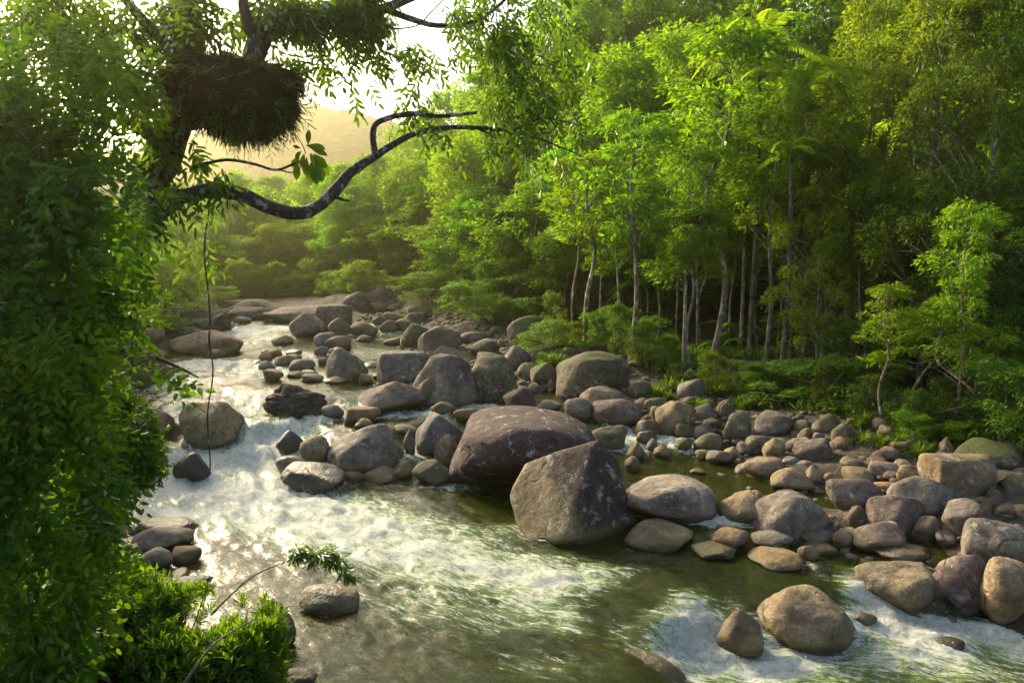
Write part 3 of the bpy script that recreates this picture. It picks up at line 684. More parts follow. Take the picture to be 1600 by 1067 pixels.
# ------------------------------------------------------------------ water
FOAM = [  # pixel x, y, half-length across (m), half-length ahead (m), amount
    (430, 690, .8, .8, 1.1), (455, 665, .6, .5, .9), (390, 720, 1.0, .8, 1.2), (300, 722, 1.0, .7, 1.25), (250, 715, .8, .6, 1.2), (300, 760, 1.2, .7, 1.15), (230, 760, .8, .7, 1.1), (400, 770, 1.2, .8, 1.15), (480, 800, 1.2, .9, 1.05), (330, 800, 1.2, .7, 1.0), (250, 800, .7, .5, .9), (170, 810, .8, .6, .8),
    (560, 830, 1.2, .8, .95), (640, 860, 1.2, .8, .85), (720, 885, 1.1, .7, .75), (540, 800, .8, .6, .8), (460, 835, 1.0, .5, .7), (800, 890, .9, .7, .7), (870, 905, .7, .4, .9), (930, 893, .5, .3, .7), (830, 930, .5, .5, .7), (880, 965, .3, .5, .55), (780, 960, 1.2, .6, .42), (700, 940, 1.2, .8, .45), (620, 930, 1.0, .6, .4), (720, 830, .9, .5, .5), (780, 830, .6, .4, .5), (640, 790, .6, .4, .35), (840, 1040, .8, .4, .35), (980, 1000, .4, .5, .3),
    (1090, 985, .35, .5, 1.0), (1120, 1020, .7, .45, 1.15), (1060, 1040, .4, .4, .8), (1180, 1045, .8, .35, 1.0), (1260, 1055, .6, .3, .6), (1370, 940, .35, .5, .9), (1400, 975, .6, .4, 1.15), (1340, 905, .4, .3, .7), (1300, 890, .5, .2, .4), (1470, 985, .8, .35, 1.0), (1550, 990, .8, .3, 1.0), (1600, 1010, .7, .4, .9), (1430, 1020, 1.0, .35, .75), (1500, 1045, 1.2, .4, .55), (1370, 1045, 1.0, .3, .6), (1000, 890, .5, .2, .3), (1150, 960, .2, .3, .5),
    (330, 570, 1.3, .8, 1.0), (400, 577, .9, .8, 1.05), (280, 572, .9, .9, .8), (250, 600, 1.2, 1.2, .75), (300, 620, 1.8, 1.2, .45), (430, 513, 1.4, 1.2, 1.0), (380, 518, 1.4, 1.2, 1.0), (345, 513, 1.0, 1.2, .9), (410, 530, 1.5, 1.2, .7), (300, 640, 1.4, 1.0, .5), (390, 645, .6, .6, .7), (240, 650, .6, .8, .6),
    (500, 655, .4, .5, 1.0), (530, 640, .4, .5, .7), (620, 650, .8, .35, .95), (680, 645, .5, .4, 1.0), (770, 637, 1.0, .4, .9), (655, 705, .3, .5, 1.0), (490, 725, .3, .4, 1.0), (705, 760, .8, .3, .5), (480, 560, .9, .9, .4), (620, 518, 1.2, 1.0, .6), (590, 508, 1.2, 1.0, .6), (700, 496, 1.2, .8, .8), (650, 473, 1.2, 1.2, .7), (620, 462, 1.0, 1.5, .7), (560, 528, 1.2, 1.0, .4),
    (985, 682, .35, .5, 1.1), (1005, 700, .35, .4, .9), (1045, 690, .4, .5, 1.0), (1075, 700, .3, .3, .7), (960, 660, .3, .5, .6), (1082, 690, .15, .4, .7), (815, 610, .3, .5, .6), (1120, 815, .35, .3, 1.0), (1150, 820, .3, .2, .6), (1180, 682, .2, .3, .4), (970, 705, .3, .3, .6),
]
rows = np.geomspace(4.6, 78, 480); us = np.linspace(-.80, .86, 560)
X = us[None, :] * (rows[:, None] + 1.5); Y = np.repeat(rows[:, None], len(us), 1); xf, yf = X.ravel(), Y.ravel()
w0 = WLEV(xf, yf); gl = GLEV(xf, yf); S, T = flow_st(xf, yf)
foam = np.zeros(len(xf))
for px, py, sx, sy, am in FOAM:
    p = ground_hit(px, py, WLEV, 5.0)[:2]; dx, dy = (xf - p[0]) / sx, (yf - p[1]) / sy
    am = am * 1.06
    foam = np.maximum(foam, am * np.exp(-.5 * (dx * dx + dy * dy))) + .10 * am * np.exp(-.5 * (dx * dx + dy * dy) / 2.2)
ring = np.zeros(len(xf))
for x, y, a, b, c, z, wv, inw in ROCKS:
    if not inw: continue
    k = np.sqrt(max(.15, 1 - ((wv - z) / c) ** 2)); m = (np.abs(xf - x) < a * 1.8) & (np.abs(yf - y) < b * 1.8)
    e = np.sqrt(((xf[m] - x) / (a * k)) ** 2 + ((yf[m] - y) / (b * k)) ** 2); ring[m] = np.maximum(ring[m], np.exp(-((e - 1.02) * min(a, 1.0) / .12) ** 2))
foam_s = foam.copy(); foam = foam + ring * (.10 + .55 * np.clip(foam, 0, 1))
fl = np.c_[S * .9, T * 2.2, 0 * S]
wave = .030 * fbm(np.c_[S * 1.6, T * 3.2, 0 * S], 3) + .018 * fbm(np.c_[S * 5, T * 8, 0 * S + 3], 2)
turb = np.clip(foam_s, 0, 1.1) * (.075 * fbm(np.c_[S * 1.5, T * 3.6, 0 * S + 9], 3, .5) + .03 * fbm(np.c_[S * 2.5, T * 7, 0 * S + 5], 2))
wz = w0 + wave * (.35 + .65 * np.clip(foam_s * 2, 0, 1)) + turb * np.clip(1.4 - yf / 70, .4, 1)
nx, ny = len(us), len(rows); q = (np.arange(ny - 1)[:, None] * nx + np.arange(nx - 1)[None, :]).ravel(); quads = np.stack([q, q + 1, q + nx + 1, q + nx], 1)
wet = gl < w0 + .12; kq = wet[quads].any(1); quads = quads[kq]
used = np.unique(quads); remap = -np.ones(len(xf), int); remap[used] = np.arange(len(used)); quads = remap[quads]
def water_material():
    t = NT('stream_water'); fo = t.n('Attribute', attribute_name='foam').outputs['Fac']; mk_ = t.n('Attribute', attribute_name='milky').outputs['Fac']
    st = t.n('Attribute', attribute_name='flow').outputs['Vector']; p = t.n('NewGeometry').outputs['Position']
    m1 = t.n('Mapping', Scale=(1.0, 2.4, 1.0)); t.t.links.new(st, m1.inputs['Vector']); s1 = m1.outputs[0]
    m2 = t.n('Mapping', Scale=(1.6, 6.5, 1.0)); t.t.links.new(st, m2.inputs['Vector']); s2 = m2.outputs[0]
    a = t.noise(s1, 1.5, 8, 0.62, 1.4); b = t.noise(s2, 1.7, 7, 0.66, 0.9); c = t.noise(p, 9.0, 7, 0.74, 0.8)
    m3 = t.n('Mapping', Scale=(2.2, 13.0, 1.0)); t.t.links.new(st, m3.inputs['Vector']); b2 = t.noise(m3.outputs[0], 2.4, 6, 0.68, 1.2)
    fil = t.math('SUBTRACT', 1.0, t.math('MULTIPLY', t.math('ABSOLUTE', t.math('SUBTRACT', a, 0.5)), 7.0), clamp=True)
    fil2 = t.math('SUBTRACT', 1.0, t.math('MULTIPLY', t.math('ABSOLUTE', t.math('SUBTRACT', c, 0.5)), 8.0), clamp=True)
    tex = t.math('ADD', t.math('ADD', t.math('MULTIPLY', t.math('SUBTRACT', b, 0.5), 2.5), t.math('ADD', t.math('MULTIPLY', t.math('SUBTRACT', b2, 0.5), 1.5), t.math('MULTIPLY', t.math('SUBTRACT', c, 0.5), 0.6))), t.math('ADD', t.math('MULTIPLY', fil, 0.30), t.math('MULTIPLY', fil2, 0.20)))
    fm = t.ramp(t.math('ADD', fo, tex), 0.82, 1.32)
    fm = t.math('MULTIPLY', fm, t.ramp(fo, 0.10, 0.45, 0.0, 0.95))
    # clear water: a reflecting surface over a tinted look down to the bed
    wv = t.noise(s1, 4.0, 4, 0.55, 0.6); wv2 = t.noise(s2, 7.0, 3, 0.6); 
    h = t.math('ADD', t.math('MULTIPLY', wv, 1.0), t.math('MULTIPLY', wv2, 0.35))
    bp = t.n('Bump', Strength=0.32, Distance=0.08); t.set(bp.inputs['Height'], h)
    gl = t.n('BsdfGlossy', Roughness=0.13); t.set(gl.inputs['Normal'], bp.outputs[0])
    fr = t.n('Fresnel', IOR=1.33); t.set(fr.inputs['Normal'], bp.outputs[0])
    tr = t.n('BsdfTransparent', Color=(0.76, 0.79, 0.32))
    cl = t.n('BsdfDiffuse', Color=(0.10, 0.13, 0.018))
    body = t.mixs(0.20, tr, cl)
    milk = t.n('BsdfDiffuse', Color=(0.20, 0.30, 0.09)); 
    body = t.mixs(t.math('MULTIPLY', t.ramp(t.math('ADD', mk_, t.math('MULTIPLY', t.math('SUBTRACT', b, 0.5), 0.9)), 0.25, 1.0), 0.85), body, milk)
    clear = t.mixs(fr, body, gl)
    bf = t.n('Bump', Strength=0.7, Distance=0.04); t.set(bf.inputs['Height'], t.math('ADD', t.math('MULTIPLY', c, 1.0), t.math('ADD', b, fil2)))
    fd = t.n('BsdfPrincipled', Roughness=0.6); fd.inputs['Specular IOR Level'].default_value = 0.15; t.set(fd.inputs['Base Color'], t.mix(t.ramp(c, 0.35, 0.6), (0.44, 0.49, 0.38), (0.70, 0.71, 0.66))); t.set(fd.inputs['Normal'], bf.outputs[0])
    return t.out(t.mixs(fm, clear, fd))
M['water'] = water_material()
sp = NT('spray'); M['spray'] = sp.out(sp.n('BsdfDiffuse', Color=(0.75, 0.77, 0.74)))
cand = np.where((foam_s > .75) & (yf < 30))[0]; pr = foam_s[cand] ** 3 * np.maximum(yf[cand], 6) ** 1.2; ck = RNG.choice(cand, 5200, p=pr / pr.sum())
ov, of = ico(1); nn = len(ck); hgt = RNG.exponential(.035, nn); rad_ = RNG.uniform(.002, .008, nn) * (1 + .03 * yf[ck])
V = (np.c_[xf, yf, wz][ck] + np.c_[RNG.normal(0, .06, (nn, 2)), hgt])[:, None, :] + ov[None] * rad_[:, None, None] * np.array([1, 1, .8])
tag(put('spray', mk_mesh('spray', V.reshape(-1, 3), (np.arange(nn)[:, None, None] * len(ov) + of[None]).reshape(-1, 3), M['spray'], True)), 'droplets thrown up above the white rapids', 'spray', kind='stuff')
wm = mk_mesh('river_water', np.c_[xf, yf, wz][used], quads, M['water'], True)
for nm, val in (('foam', foam), ('milky', np.clip(foam_s * 1.05, 0, 1))):
    at_ = wm.attributes.new(nm, 'FLOAT', 'POINT'); at_.data.foreach_set('value', val[used].astype(np.float32))
at_ = wm.attributes.new('flow', 'FLOAT_VECTOR', 'POINT'); at_.data.foreach_set('vector', np.c_[S, T, 0 * S][used].astype(np.float32).ravel())
tag(put('river_water', wm), kind='structure')

# ------------------------------------------------------------------ forest trees: a few kinds, then individuals
def make_kind(seed, height=10., c0=.3, R=3., nclump=110, nleaf=110, leafL=.30, leafW=.115, flat=.45, env='round', lean=.3, limbs=16, trunk=.16, rc=(.16, .30), mat='leaf_mid', bark='bark_pale', droop=.35):
    r = np.random.default_rng(seed); H = height
    tp = np.array([[0, 0, -.6], [0, 0, 0], *[[lean * r.normal(0, .5), lean * r.normal(0, .5), H * f] for f in (.25, .5, .72, .9)]]); tp = spline(tp, 22)
    t = r.uniform(0, 1, nclump) ** .9; z = H * (c0 + (1.0 - c0) * t)
    e = {'round': np.sqrt(np.clip(1 - (2 * t - .85) ** 2 * .80, .04, 1)), 'tall': .55 + .45 * np.sin(pi * np.clip(t * 1.1, 0, 1)) * (1 - .4 * t), 'dome': np.sqrt(np.clip(1.02 - t ** 2.2, .03, 1)), 'column': np.full(nclump, .8)}[env]
    lob = 1 + .28 * np.sin(3 * t * 6 + seed) ; th = r.uniform(0, 2 * pi, nclump); rad = R * e * lob * (.30 + .70 * np.sqrt(r.uniform(0, 1, nclump))) * (1 + .18 * np.sin(2 * th + seed))
    ax = np.stack([np.interp(z, tp[:, 2], tp[:, k]) for k in (0, 1)], 1)
    C = np.c_[ax[:, 0] + rad * np.cos(th), ax[:, 1] + rad * np.sin(th), z]; rr = R * r.uniform(rc[0], rc[1], nclump)
    n = nclump * nleaf; ci = np.repeat(np.arange(nclump), nleaf)
    dr = nrm(r.normal(0, 1, (n, 3))); dr[:, 2] = np.where(r.uniform(0, 1, n) < .62, np.abs(dr[:, 2]), dr[:, 2])
    P = C[ci] + dr * (rr[ci] * (.55 + .5 * r.uniform(0, 1, n)))[:, None] * np.array([1, 1, flat])
    P += .10 * np.stack([vnoise(P * 2.3 + 11 * k) for k in range(3)], 1)
    out = nrm(np.c_[C[ci, 0] - ax[ci, 0], C[ci, 1] - ax[ci, 1], 0 * P[:, 0]] + 1e-6)
    D = dr * np.array([1, 1, .4]) + out * .5 + r.normal(0, .35, (n, 3)) - np.array([0, 0, droop]); N = np.array([0, 0, .9]) + dr * .5 + r.normal(0, .38, (n, 3))
    s = r.uniform(.65, 1.25, n); V, Fc = leaf4(P, D, N, leafL * s, leafW * s)
    crown = mk_mesh('crown', V, Fc, M[mat])
    tubes = [tube(tp, [trunk * 1.5, trunk, trunk * .8, trunk * .55, trunk * .2], 8, .12)]
    for k in np.argsort(-rad)[:limbs] if env != 'tall' else r.choice(nclump, min(limbs, nclump), replace=False):
        zb = max(C[k, 2] - rad[k] * r.uniform(.5, .9), H * .12); b = np.array([np.interp(zb, tp[:, 2], tp[:, 0]), np.interp(zb, tp[:, 2], tp[:, 1]), zb])
        mid = (b + C[k]) / 2 + r.normal(0, .18, 3) + np.array([0, 0, .12 * rad[k]])
        tubes.append(tube(spline([b, mid, C[k]], 7), [trunk * .42 * (1 - .5 * zb / H), trunk * .09], 5))
    return mk_mesh('trunk', *join(tubes), M[bark], True), crown
K = {
    'round_a': make_kind(1, R=3.4, c0=.08, droop=.25, leafL=.27, leafW=.13, flat=.9, rc=(.18, .33), nclump=95, nleaf=140), 'round_b': make_kind(2, R=3.2, c0=.05, droop=.2, leafL=.26, leafW=.13, flat=.85, rc=(.18, .34), nclump=95, nleaf=140), 'round_c': make_kind(3, R=3.0, c0=.16, env='dome', droop=.3, leafL=.28, leafW=.12, flat=.8, rc=(.17, .32)),
    'dome': make_kind(4, R=3.8, c0=.04, env='dome', nclump=110, nleaf=130, droop=.2, leafL=.27, leafW=.13, flat=.85, rc=(.16, .30)),
    'tall_a': make_kind(5, R=1.9, c0=.50, env='tall', nclump=46, leafL=.25, leafW=.09, trunk=.105, rc=(.20, .36), flat=.62, droop=.3, limbs=18), 'tall_b': make_kind(6, R=1.8, c0=.58, env='tall', nclump=38, leafL=.25, leafW=.09, trunk=.10, rc=(.20, .38), flat=.62, droop=.3, limbs=18),
    'tall_c': make_kind(7, R=2.0, c0=.46, env='tall', nclump=44, leafL=.24, leafW=.08, trunk=.10, rc=(.18, .34), flat=.6, droop=.3, limbs=20, lean=.5),
    'fine_a': make_kind(8, R=3.2, c0=.08, env='round', nclump=150, nleaf=170, leafL=.20, leafW=.068, flat=.7, mat='leaf_fine', rc=(.13, .25), limbs=30, trunk=.13, bark='bark_pale', droop=.1), 'fine_b': make_kind(9, R=3.0, c0=.12, env='dome', nclump=140, nleaf=170, leafL=.20, leafW=.065, flat=.7, mat='leaf_fine', rc=(.13, .25), limbs=30, trunk=.12, droop=.1),
    'shrub_a': make_kind(10, height=3., R=1.5, c0=.06, env='dome', nclump=60, nleaf=90, leafL=.17, leafW=.05, trunk=.035, mat='leaf_shrub', flat=.8, limbs=14), 'shrub_b': make_kind(12, height=3., R=1.6, c0=.04, env='round', nclump=60, nleaf=90, leafL=.19, leafW=.06, trunk=.03, mat='leaf_shrub', flat=.75, limbs=14),
    'sapling': make_kind(13, height=3., R=1.2, c0=.45, env='dome', nclump=34, nleaf=80, leafL=.18, leafW=.06, trunk=.03, mat='leaf_shrub', flat=.36, limbs=16, lean=.6),
}
KH = {k: (3. if k in ('shrub_a', 'shrub_b', 'sapling') else 10.) for k in K}; KR = dict(round_a=3.4, round_b=3.2, round_c=3.0, dome=3.8, tall_a=1.9, tall_b=1.8, tall_c=2.0, fine_a=3.2, fine_b=3.0, shrub_a=1.5, shrub_b=1.6, sapling=1.2)
def tree(kind, x, y, h, rad, label, cat, group=None, tint=(1, 1, 1), name='rainforest_tree', z=None, rz=None):
    z = float(GLEV(x, y)[0]) if z is None else z
    r = bpy.data.objects.new(name, None); COL.objects.link(r); r.location = (x, y, z - .05); r.rotation_euler = (0, 0, RNG.uniform(0, 6.3) if rz is None else rz)
    sh = h / KH[kind]; sr = rad / KR[kind]; r.scale = (sr, sr, sh); r.empty_display_size = .2
    tm, cm = K[kind]; put('trunk', tm, r); put('crown', cm, r, color=np.array(tint))
    tag(r, label, cat, group); return r
def tree_px(kind, px, y, top, wpx, *a, **k):        # trunk at a pixel column, y metres ahead, crown top at a pixel row
    p = at(px, top, y); g = float(GLEV(p[0], y)[0]); return tree(kind, p[0], y, max(p[2] - g, 1.0) / .97, wpx / FPX * y / 2, *a, z=g, **k)
def vary(a=.18):
    b = RNG.uniform(1 - a, 1 + a); return (b * RNG.uniform(.8, 1.25), b, b * RNG.uniform(.7, 1.2))
# slender pale-trunked trees standing on the bank: base pixel, top row, crown width
SL = [(915, 540, 250, 150, 'tall_b', 'slender pale tree beside the large moss-backed boulder'), (987, 557, 190, 150, 'tall_a', 'slender tree with a straight pale trunk behind the lichened round stone'),
      (1067, 590, 260, 130, 'tall_c', 'thin leaning tree whose trunk rises from the grass tufts'), (1079, 588, 330, 110, 'tall_b', 'short slim tree next to the thin leaning tree'), (1115, 557, 60, 190, 'tall_b', 'tallest slender tree with a long mottled white trunk'),
      (1157, 549, 130, 130, 'tall_c', 'slender tree with a bent trunk beside the tree fern'), (1184, 542, 170, 120, 'tall_b', 'thin dark-trunked tree just behind the white-trunked one'), (1197, 562, 160, 140, 'tall_a', 'slender tree with a bright white trunk above the leaning shrub roots'),
      (1255, 553, 220, 120, 'tall_b', 'slim tree with a yellowish trunk on the raised bank'), (1284, 560, 180, 130, 'tall_c', 'slim dark tree beside the yellowish-trunked one'), (1042, 505, 230, 90, 'tall_b', 'thin tree in the shade between the pale trunks, farther back'),
      (1378, 665, 450, 90, 'tall_b', 'young tree with a thin spotted trunk over the bank shrubs'), (1492, 650, 330, 110, 'tall_a', 'thin tree with a pale trunk near the frame edge'), (1240, 548, 260, 110, 'tall_c', 'thin tree behind the yellowish trunk')]
for px, py, top, w, kd, lb in SL:
    p = ground_hit(px, py); zt = at(px, top, p[1])[2]
    tree(kd, p[0], p[1], (zt - p[2]) / .97, w / FPX * p[1] / 2, lb, 'tree', 'slender trees on the bank', vary(.1), 'slender_tree', z=p[2])
for k, (px, py) in enumerate([(895, 528), (940, 532), (965, 540), (1005, 525), (1025, 545), (1055, 540), (1095, 535), (1135, 530), (1170, 525), (1215, 535), (1230, 520), (1270, 535), (1310, 565), (1335, 590), (1140, 545), (1090, 550)]):
    p = ground_hit(px, py); zt = at(px, RNG.uniform(180, 330), p[1])[2]
    tree(['tall_b', 'tall_a', 'tall_c'][k % 3], p[0], p[1], (zt - p[2]) / .97, RNG.uniform(75, 100) / FPX * p[1] / 2, 'very thin straight trunk in the shade among the slender bank trees', 'tree', 'thin shaded trunks', vary(.2), 'slender_tree', z=p[2])
# bank edge and slope forest: trunk pixel column, metres ahead, crown top row, crown width in pixels, kind
RB = ['round_a', 'round_b', 'round_c', 'dome']
ZN = [
    ('leafy tree of the distant valley floor beyond the ledge', 'trees of the distant valley floor', [(px, RNG.uniform(60, 76), 318 - .07 * (px - 230) + RNG.uniform(-32, 32), RNG.uniform(55, 80)) for px in range(225, 590, 19)] + [(px, RNG.uniform(55, 59), RNG.uniform(345, 410), RNG.uniform(45, 85)) for px in range(235, 580, 21)], (1.15, 1.1, .9)),
    ('leafy tree on the distant slope under the hazy hill', 'trees under the hazy hill', [(px, RNG.uniform(84, 110), 300 - .10 * (px - 250) + RNG.uniform(-10, 10), RNG.uniform(55, 75)) for px in range(250, 680, 24)], (1.1, 1.1, 1.0)),
    ('bushy tree leaning over the head of the visible stream', 'trees at the head of the stream', [(560, 58, 300, 110), (600, 62, 250, 110), (640, 56, 262, 120), (600, 54, 345, 100), (665, 52, 320, 110), (640, 72, 205, 110), (690, 66, 190, 120), (700, 54, 250, 120)], (1.05, 1.05, .9)),
    ('dense bushy tree overhanging the mossy stones of the forest edge', 'bushy trees of the forest edge', [(705, 46, 330, 120), (745, 44, 300, 130), (790, 42, 320, 130), (840, 40, 300, 140), (740, 48, 230, 130), (885, 37, 350, 110), (780, 50, 180, 140), (815, 46, 225, 130), (900, 42, 230, 140), (860, 47, 150, 140), (950, 38, 290, 110)], (1, 1.05, .9)),
    ('tall leafy tree of the second row behind the pale trunks', 'second row forest trees', [(860, 52, 70, 170), (930, 46, 120, 160), (760, 60, 130, 150), (800, 64, 70, 150), (700, 78, 155, 120), (990, 40, 100, 170), (1050, 42, 70, 170), (1105, 40, 120, 160), (1160, 42, 90, 170), (1230, 40, 130, 160), (1290, 38, 150, 160), (1340, 36, 120, 170), (1390, 38, 60, 170), (920, 60, 20, 150), (1010, 55, 10, 160)], (1, 1, .9)),
    ('dim leafy tree in the shade behind the pale trunks', 'shaded trees behind the pale trunks', [(1030, 37, 330, 130), (1095, 36, 350, 130), (1160, 36.5, 340, 130), (1220, 35, 360, 130), (1280, 34, 380, 130), (1340, 31, 400, 130), (1130, 39, 280, 140), (1250, 38, 290, 140), (970, 40, 330, 130), (1190, 34.5, 400, 110), (1080, 35, 410, 110), (1120, 33.5, 450, 110), (1160, 33.3, 440, 110), (1215, 33.2, 440, 110), (1255, 32.6, 450, 110), (1290, 32, 440, 110), (1140, 35.5, 380, 120), (1235, 35, 390, 120), (1050, 34.5, 450, 100)], (.62, .75, .6)),  # dark tint paints the canopy's shade into the leaf colour
    ('tall leafy tree of the high slope, its top above the frame', 'high slope trees', [(870, 66, -20, 150), (960, 66, -60, 160), (1070, 60, -50, 170), (1130, 56, -30, 170), (1210, 52, -20, 170), (1290, 50, -60, 180), (1370, 48, -60, 180), (1450, 46, -80, 190), (1530, 44, -80, 190), (1610, 42, -90, 190), (1250, 64, -120, 180), (1400, 60, -140, 190), (1560, 56, -150, 200), (1120, 72, -120, 170), (1000, 80, -110, 160), (1680, 38, -60, 180), (1500, 34, 120, 170), (1570, 32, 60, 180), (1640, 30, 40, 190), (1450, 33, 190, 150), (1420, 30, 300, 140), (1330, 32, 290, 140)], (.95, 1.05, .9)),
]
n = 0
for lb, gp, lst, tn in ZN:
    for px, y, top, w in lst:
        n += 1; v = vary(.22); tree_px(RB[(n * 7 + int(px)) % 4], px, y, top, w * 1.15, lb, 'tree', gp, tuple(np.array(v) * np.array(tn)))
ZB = [(1310, 27, 420, 150), (1370, 25.5, 400, 150), (1430, 25, 440, 150), (1480, 25, 380, 160), (1540, 24, 420, 160), (1600, 23, 400, 170), (1660, 22, 380, 170), (1400, 28, 330, 150), (1560, 27, 280, 170)]
for px, y, top, w in ZB:
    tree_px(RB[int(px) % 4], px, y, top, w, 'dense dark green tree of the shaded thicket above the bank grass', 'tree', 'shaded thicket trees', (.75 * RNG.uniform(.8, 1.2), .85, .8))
# the fine-leaved olive trees at the frame edge
for px, y, top, w, kd, tn, lb in [(1360, 25, 30, 210, 'fine_a', (1.2, 1.1, 1), 'fine-leaved olive tree with dark forked branches high over the bank'), (1480, 23, -60, 240, 'fine_b', (.95, .9, 1), 'large dusky fine-leaved tree against the palms'), (1580, 21.5, 0, 250, 'fine_a', (.8, .85, 1), 'dark fine-leaved tree cut by the frame edge'), (1640, 20, 260, 260, 'fine_b', (.75, .9, .9), 'dense low fine-leaved tree at the frame edge'), (1540, 24, 300, 180, 'fine_b', (.7, .85, .9), 'shaded fine-leaved tree behind the thin pale trunk'),
                                 (1290, 24.5, 300, 120, 'fine_a', (1.9, 1.7, 2.2), 'pale grey-green feathery small tree in front of the slim trunks')]:
    tree_px(kd, px, y, top, w, lb, 'tree', None, tn, 'olive_tree')
# shrubs and saplings
SH = [(1310, 640, 560, 190, 'shrub_b', (1, 1, 1), 'wide leafy shrub above the round dark mossy stone'), (1250, 615, 565, 90, 'shrub_a', (1, 1.1, 1), 'small leafy shrub over the leaning roots'), (1190, 628, 575, 80, 'shrub_b', (1.2, 1.1, 1), 'yellow-green shrub with exposed roots at the bank edge'), (1440, 655, 470, 170, 'sapling', (2.0, 1.6, .9), 'lime-green layered sapling glowing in front of the dark forest'),
      (1560, 690, 560, 150, 'shrub_a', (.9, 1, 1), 'dark green shrub at the frame edge above the bank grass'), (1500, 700, 655, 90, 'shrub_b', (1.4, 1.3, 1), 'light green shrub among the bank grass'), (1420, 690, 640, 80, 'shrub_a', (1.1, 1.2, 1), 'leafy shrub behind the fallen pale branch'), (860, 555, 500, 100, 'shrub_a', (1.2, 1.1, 1), 'shrub with low overhanging leaves beside the moss-backed boulder'), (960, 545, 480, 90, 'shrub_b', (1, 1.1, 1), 'leafy shrub among the pale trunks'),
      (1020, 555, 495, 80, 'shrub_a', (1, 1.1, 1), 'shrub between two pale trunks'), (1600, 640, 480, 140, 'shrub_b', (1.1, 1.2, 1), 'tall shrub at the frame edge under the dark trees'), (1350, 610, 500, 150, 'shrub_a', (.8, 1, 1), 'shaded shrub beneath the forest canopy'), (940, 470, 395, 150, 'shrub_a', (.9, 1, 1), 'dim understory shrub deep among the trunks'), (1060, 500, 420, 120, 'shrub_b', (.8, .9, 1), 'dim understory shrub behind the leaning tree'),
      (800, 500, 430, 130, 'shrub_b', (1, 1, 1), 'low bush under the dense overhanging trees'), (730, 500, 440, 110, 'shrub_a', (1, 1, 1), 'low bush hanging over the reddish boulder'), (670, 470, 425, 100, 'shrub_b', (1.2, 1.1, .9), 'bush growing on the pinkish rock at the far bend')]
for px, py, top, w, kd, tn, lb in SH:
    p = ground_hit(px, py); zt = at(px, top, p[1])[2]; tree(kd, p[0], p[1], max(zt - p[2], .5), w / FPX * p[1] / 2, lb, 'shrub', None, tn, 'sapling' if kd == 'sapling' else 'shrub', z=p[2])
for k, px in enumerate(np.linspace(720, 1640, 27)):
    x = at(px, 560, 26)[0]; fx = np.interp(px, [600, 700, 760, 880, 1000, 1150, 1300, 1450, 1640], [452, 488, 510, 545, 585, 632, 655, 690, 715]); p = ground_hit(px, fx - RNG.uniform(4, 24)); s_ = p[1] / FPX
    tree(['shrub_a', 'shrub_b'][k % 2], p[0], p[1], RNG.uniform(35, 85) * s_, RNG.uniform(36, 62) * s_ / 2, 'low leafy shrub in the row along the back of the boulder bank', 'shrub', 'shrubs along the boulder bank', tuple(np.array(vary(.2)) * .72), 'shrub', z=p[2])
for k, px in enumerate(range(255, 590, 18)):
    p = ground_hit(px, 470 - .02 * (px - 255)); top = RNG.uniform(395, 446); zt = at(px, top, p[1] + 1.5)[2]
    tree(['shrub_a', 'shrub_b'][k % 2], p[0], p[1] + 1.5, max(zt - p[2], 1), RNG.uniform(42, 62) / FPX * p[1] / 2, 'bright bushy shrub in the row behind the pale rock ledge', 'shrub', 'shrubs behind the far ledge', (1.3 * RNG.uniform(.9, 1.2), 1.2, .9), 'shrub')
for px, y, top, w in [(215, 40, 330, 120), (270, 46, 345, 90), (170, 30, 340, 140), (120, 24, 400, 150), (60, 20, 420, 170), (0, 16, 420, 200), (250, 34, 400, 90), (-40, 24, 330, 200), (170, 22, 470, 120)]:
    tree_px(RB[int(px) % 4], px, y, top, w, 'leafy tree on the shaded bank behind the hanging leaf curtain', 'tree', 'trees behind the leaf curtain', vary(.15))

# ------------------------------------------------------------------ palms and tree ferns
def frond_mesh(L, n, ll, arch, lw, seed):
    r = np.random.default_rng(seed); s = np.linspace(0, 1, 14); pts = np.c_[L * s * np.cos(.2 * s), 0 * s, L * (arch * s - (arch + .35) * s ** 2.2)]
    V0, F0 = tube(pts, [.022 * L / 3, .004], 4)
    u = np.linspace(.12, .99, n); B = np.stack([np.interp(u, s, pts[:, k]) for k in range(3)], 1); T = nrm(np.stack([np.interp(u, s, np.gradient(pts[:, k], s)) for k in range(3)], 1))
    parts = [(V0, F0)]
    for sg in (-1, 1):
        D = T * .55 + np.array([0, sg, 0]) * 1.0 - np.array([0, 0, .30]) + r.normal(0, .07, (n, 3)); l = ll * np.sin(np.clip(u * .93 + .09, 0, 1) * pi) ** .55
        parts.append(leaf4(B, D, np.array([0, 0, 1]) + r.normal(0, .15, (n, 3)), l, lw))
    return mk_mesh('frond', *join(parts), M['frond'])
PF = [frond_mesh(3.0, 46, .62, .55, .075, 1), frond_mesh(2.9, 46, .60, .9, .075, 2)]; FF = [frond_mesh(1.5, 40, .32, .6, .06, 3)]
def palm(x, y, zt, label, sc_, nf, meshes, name, cat, seed, tint=(1, 1, 1), group=None):
    r_ = np.random.default_rng(seed); g = float(GLEV(x, y)[0]); h = zt - g
    r = bpy.data.objects.new(name, None); COL.objects.link(r); r.location = (x, y, g); tag(r, label, cat, group)
    put('trunk', mk_mesh('trunk', *tube(spline([(0, 0, -.4), (.1, 0, h * .5), (0, 0, h)], 12), [.09, .075, .065], 8), M['bark_pale'], True), r, color=(.45, .45, .4))
    for k in range(nf):
        put('frond', meshes[k % len(meshes)], r, (0, 0, h - .05), (0, r_.uniform(-.75, .25), k * 2 * pi / nf + r_.uniform(-.25, .25)), (sc_,) * 3, tint)
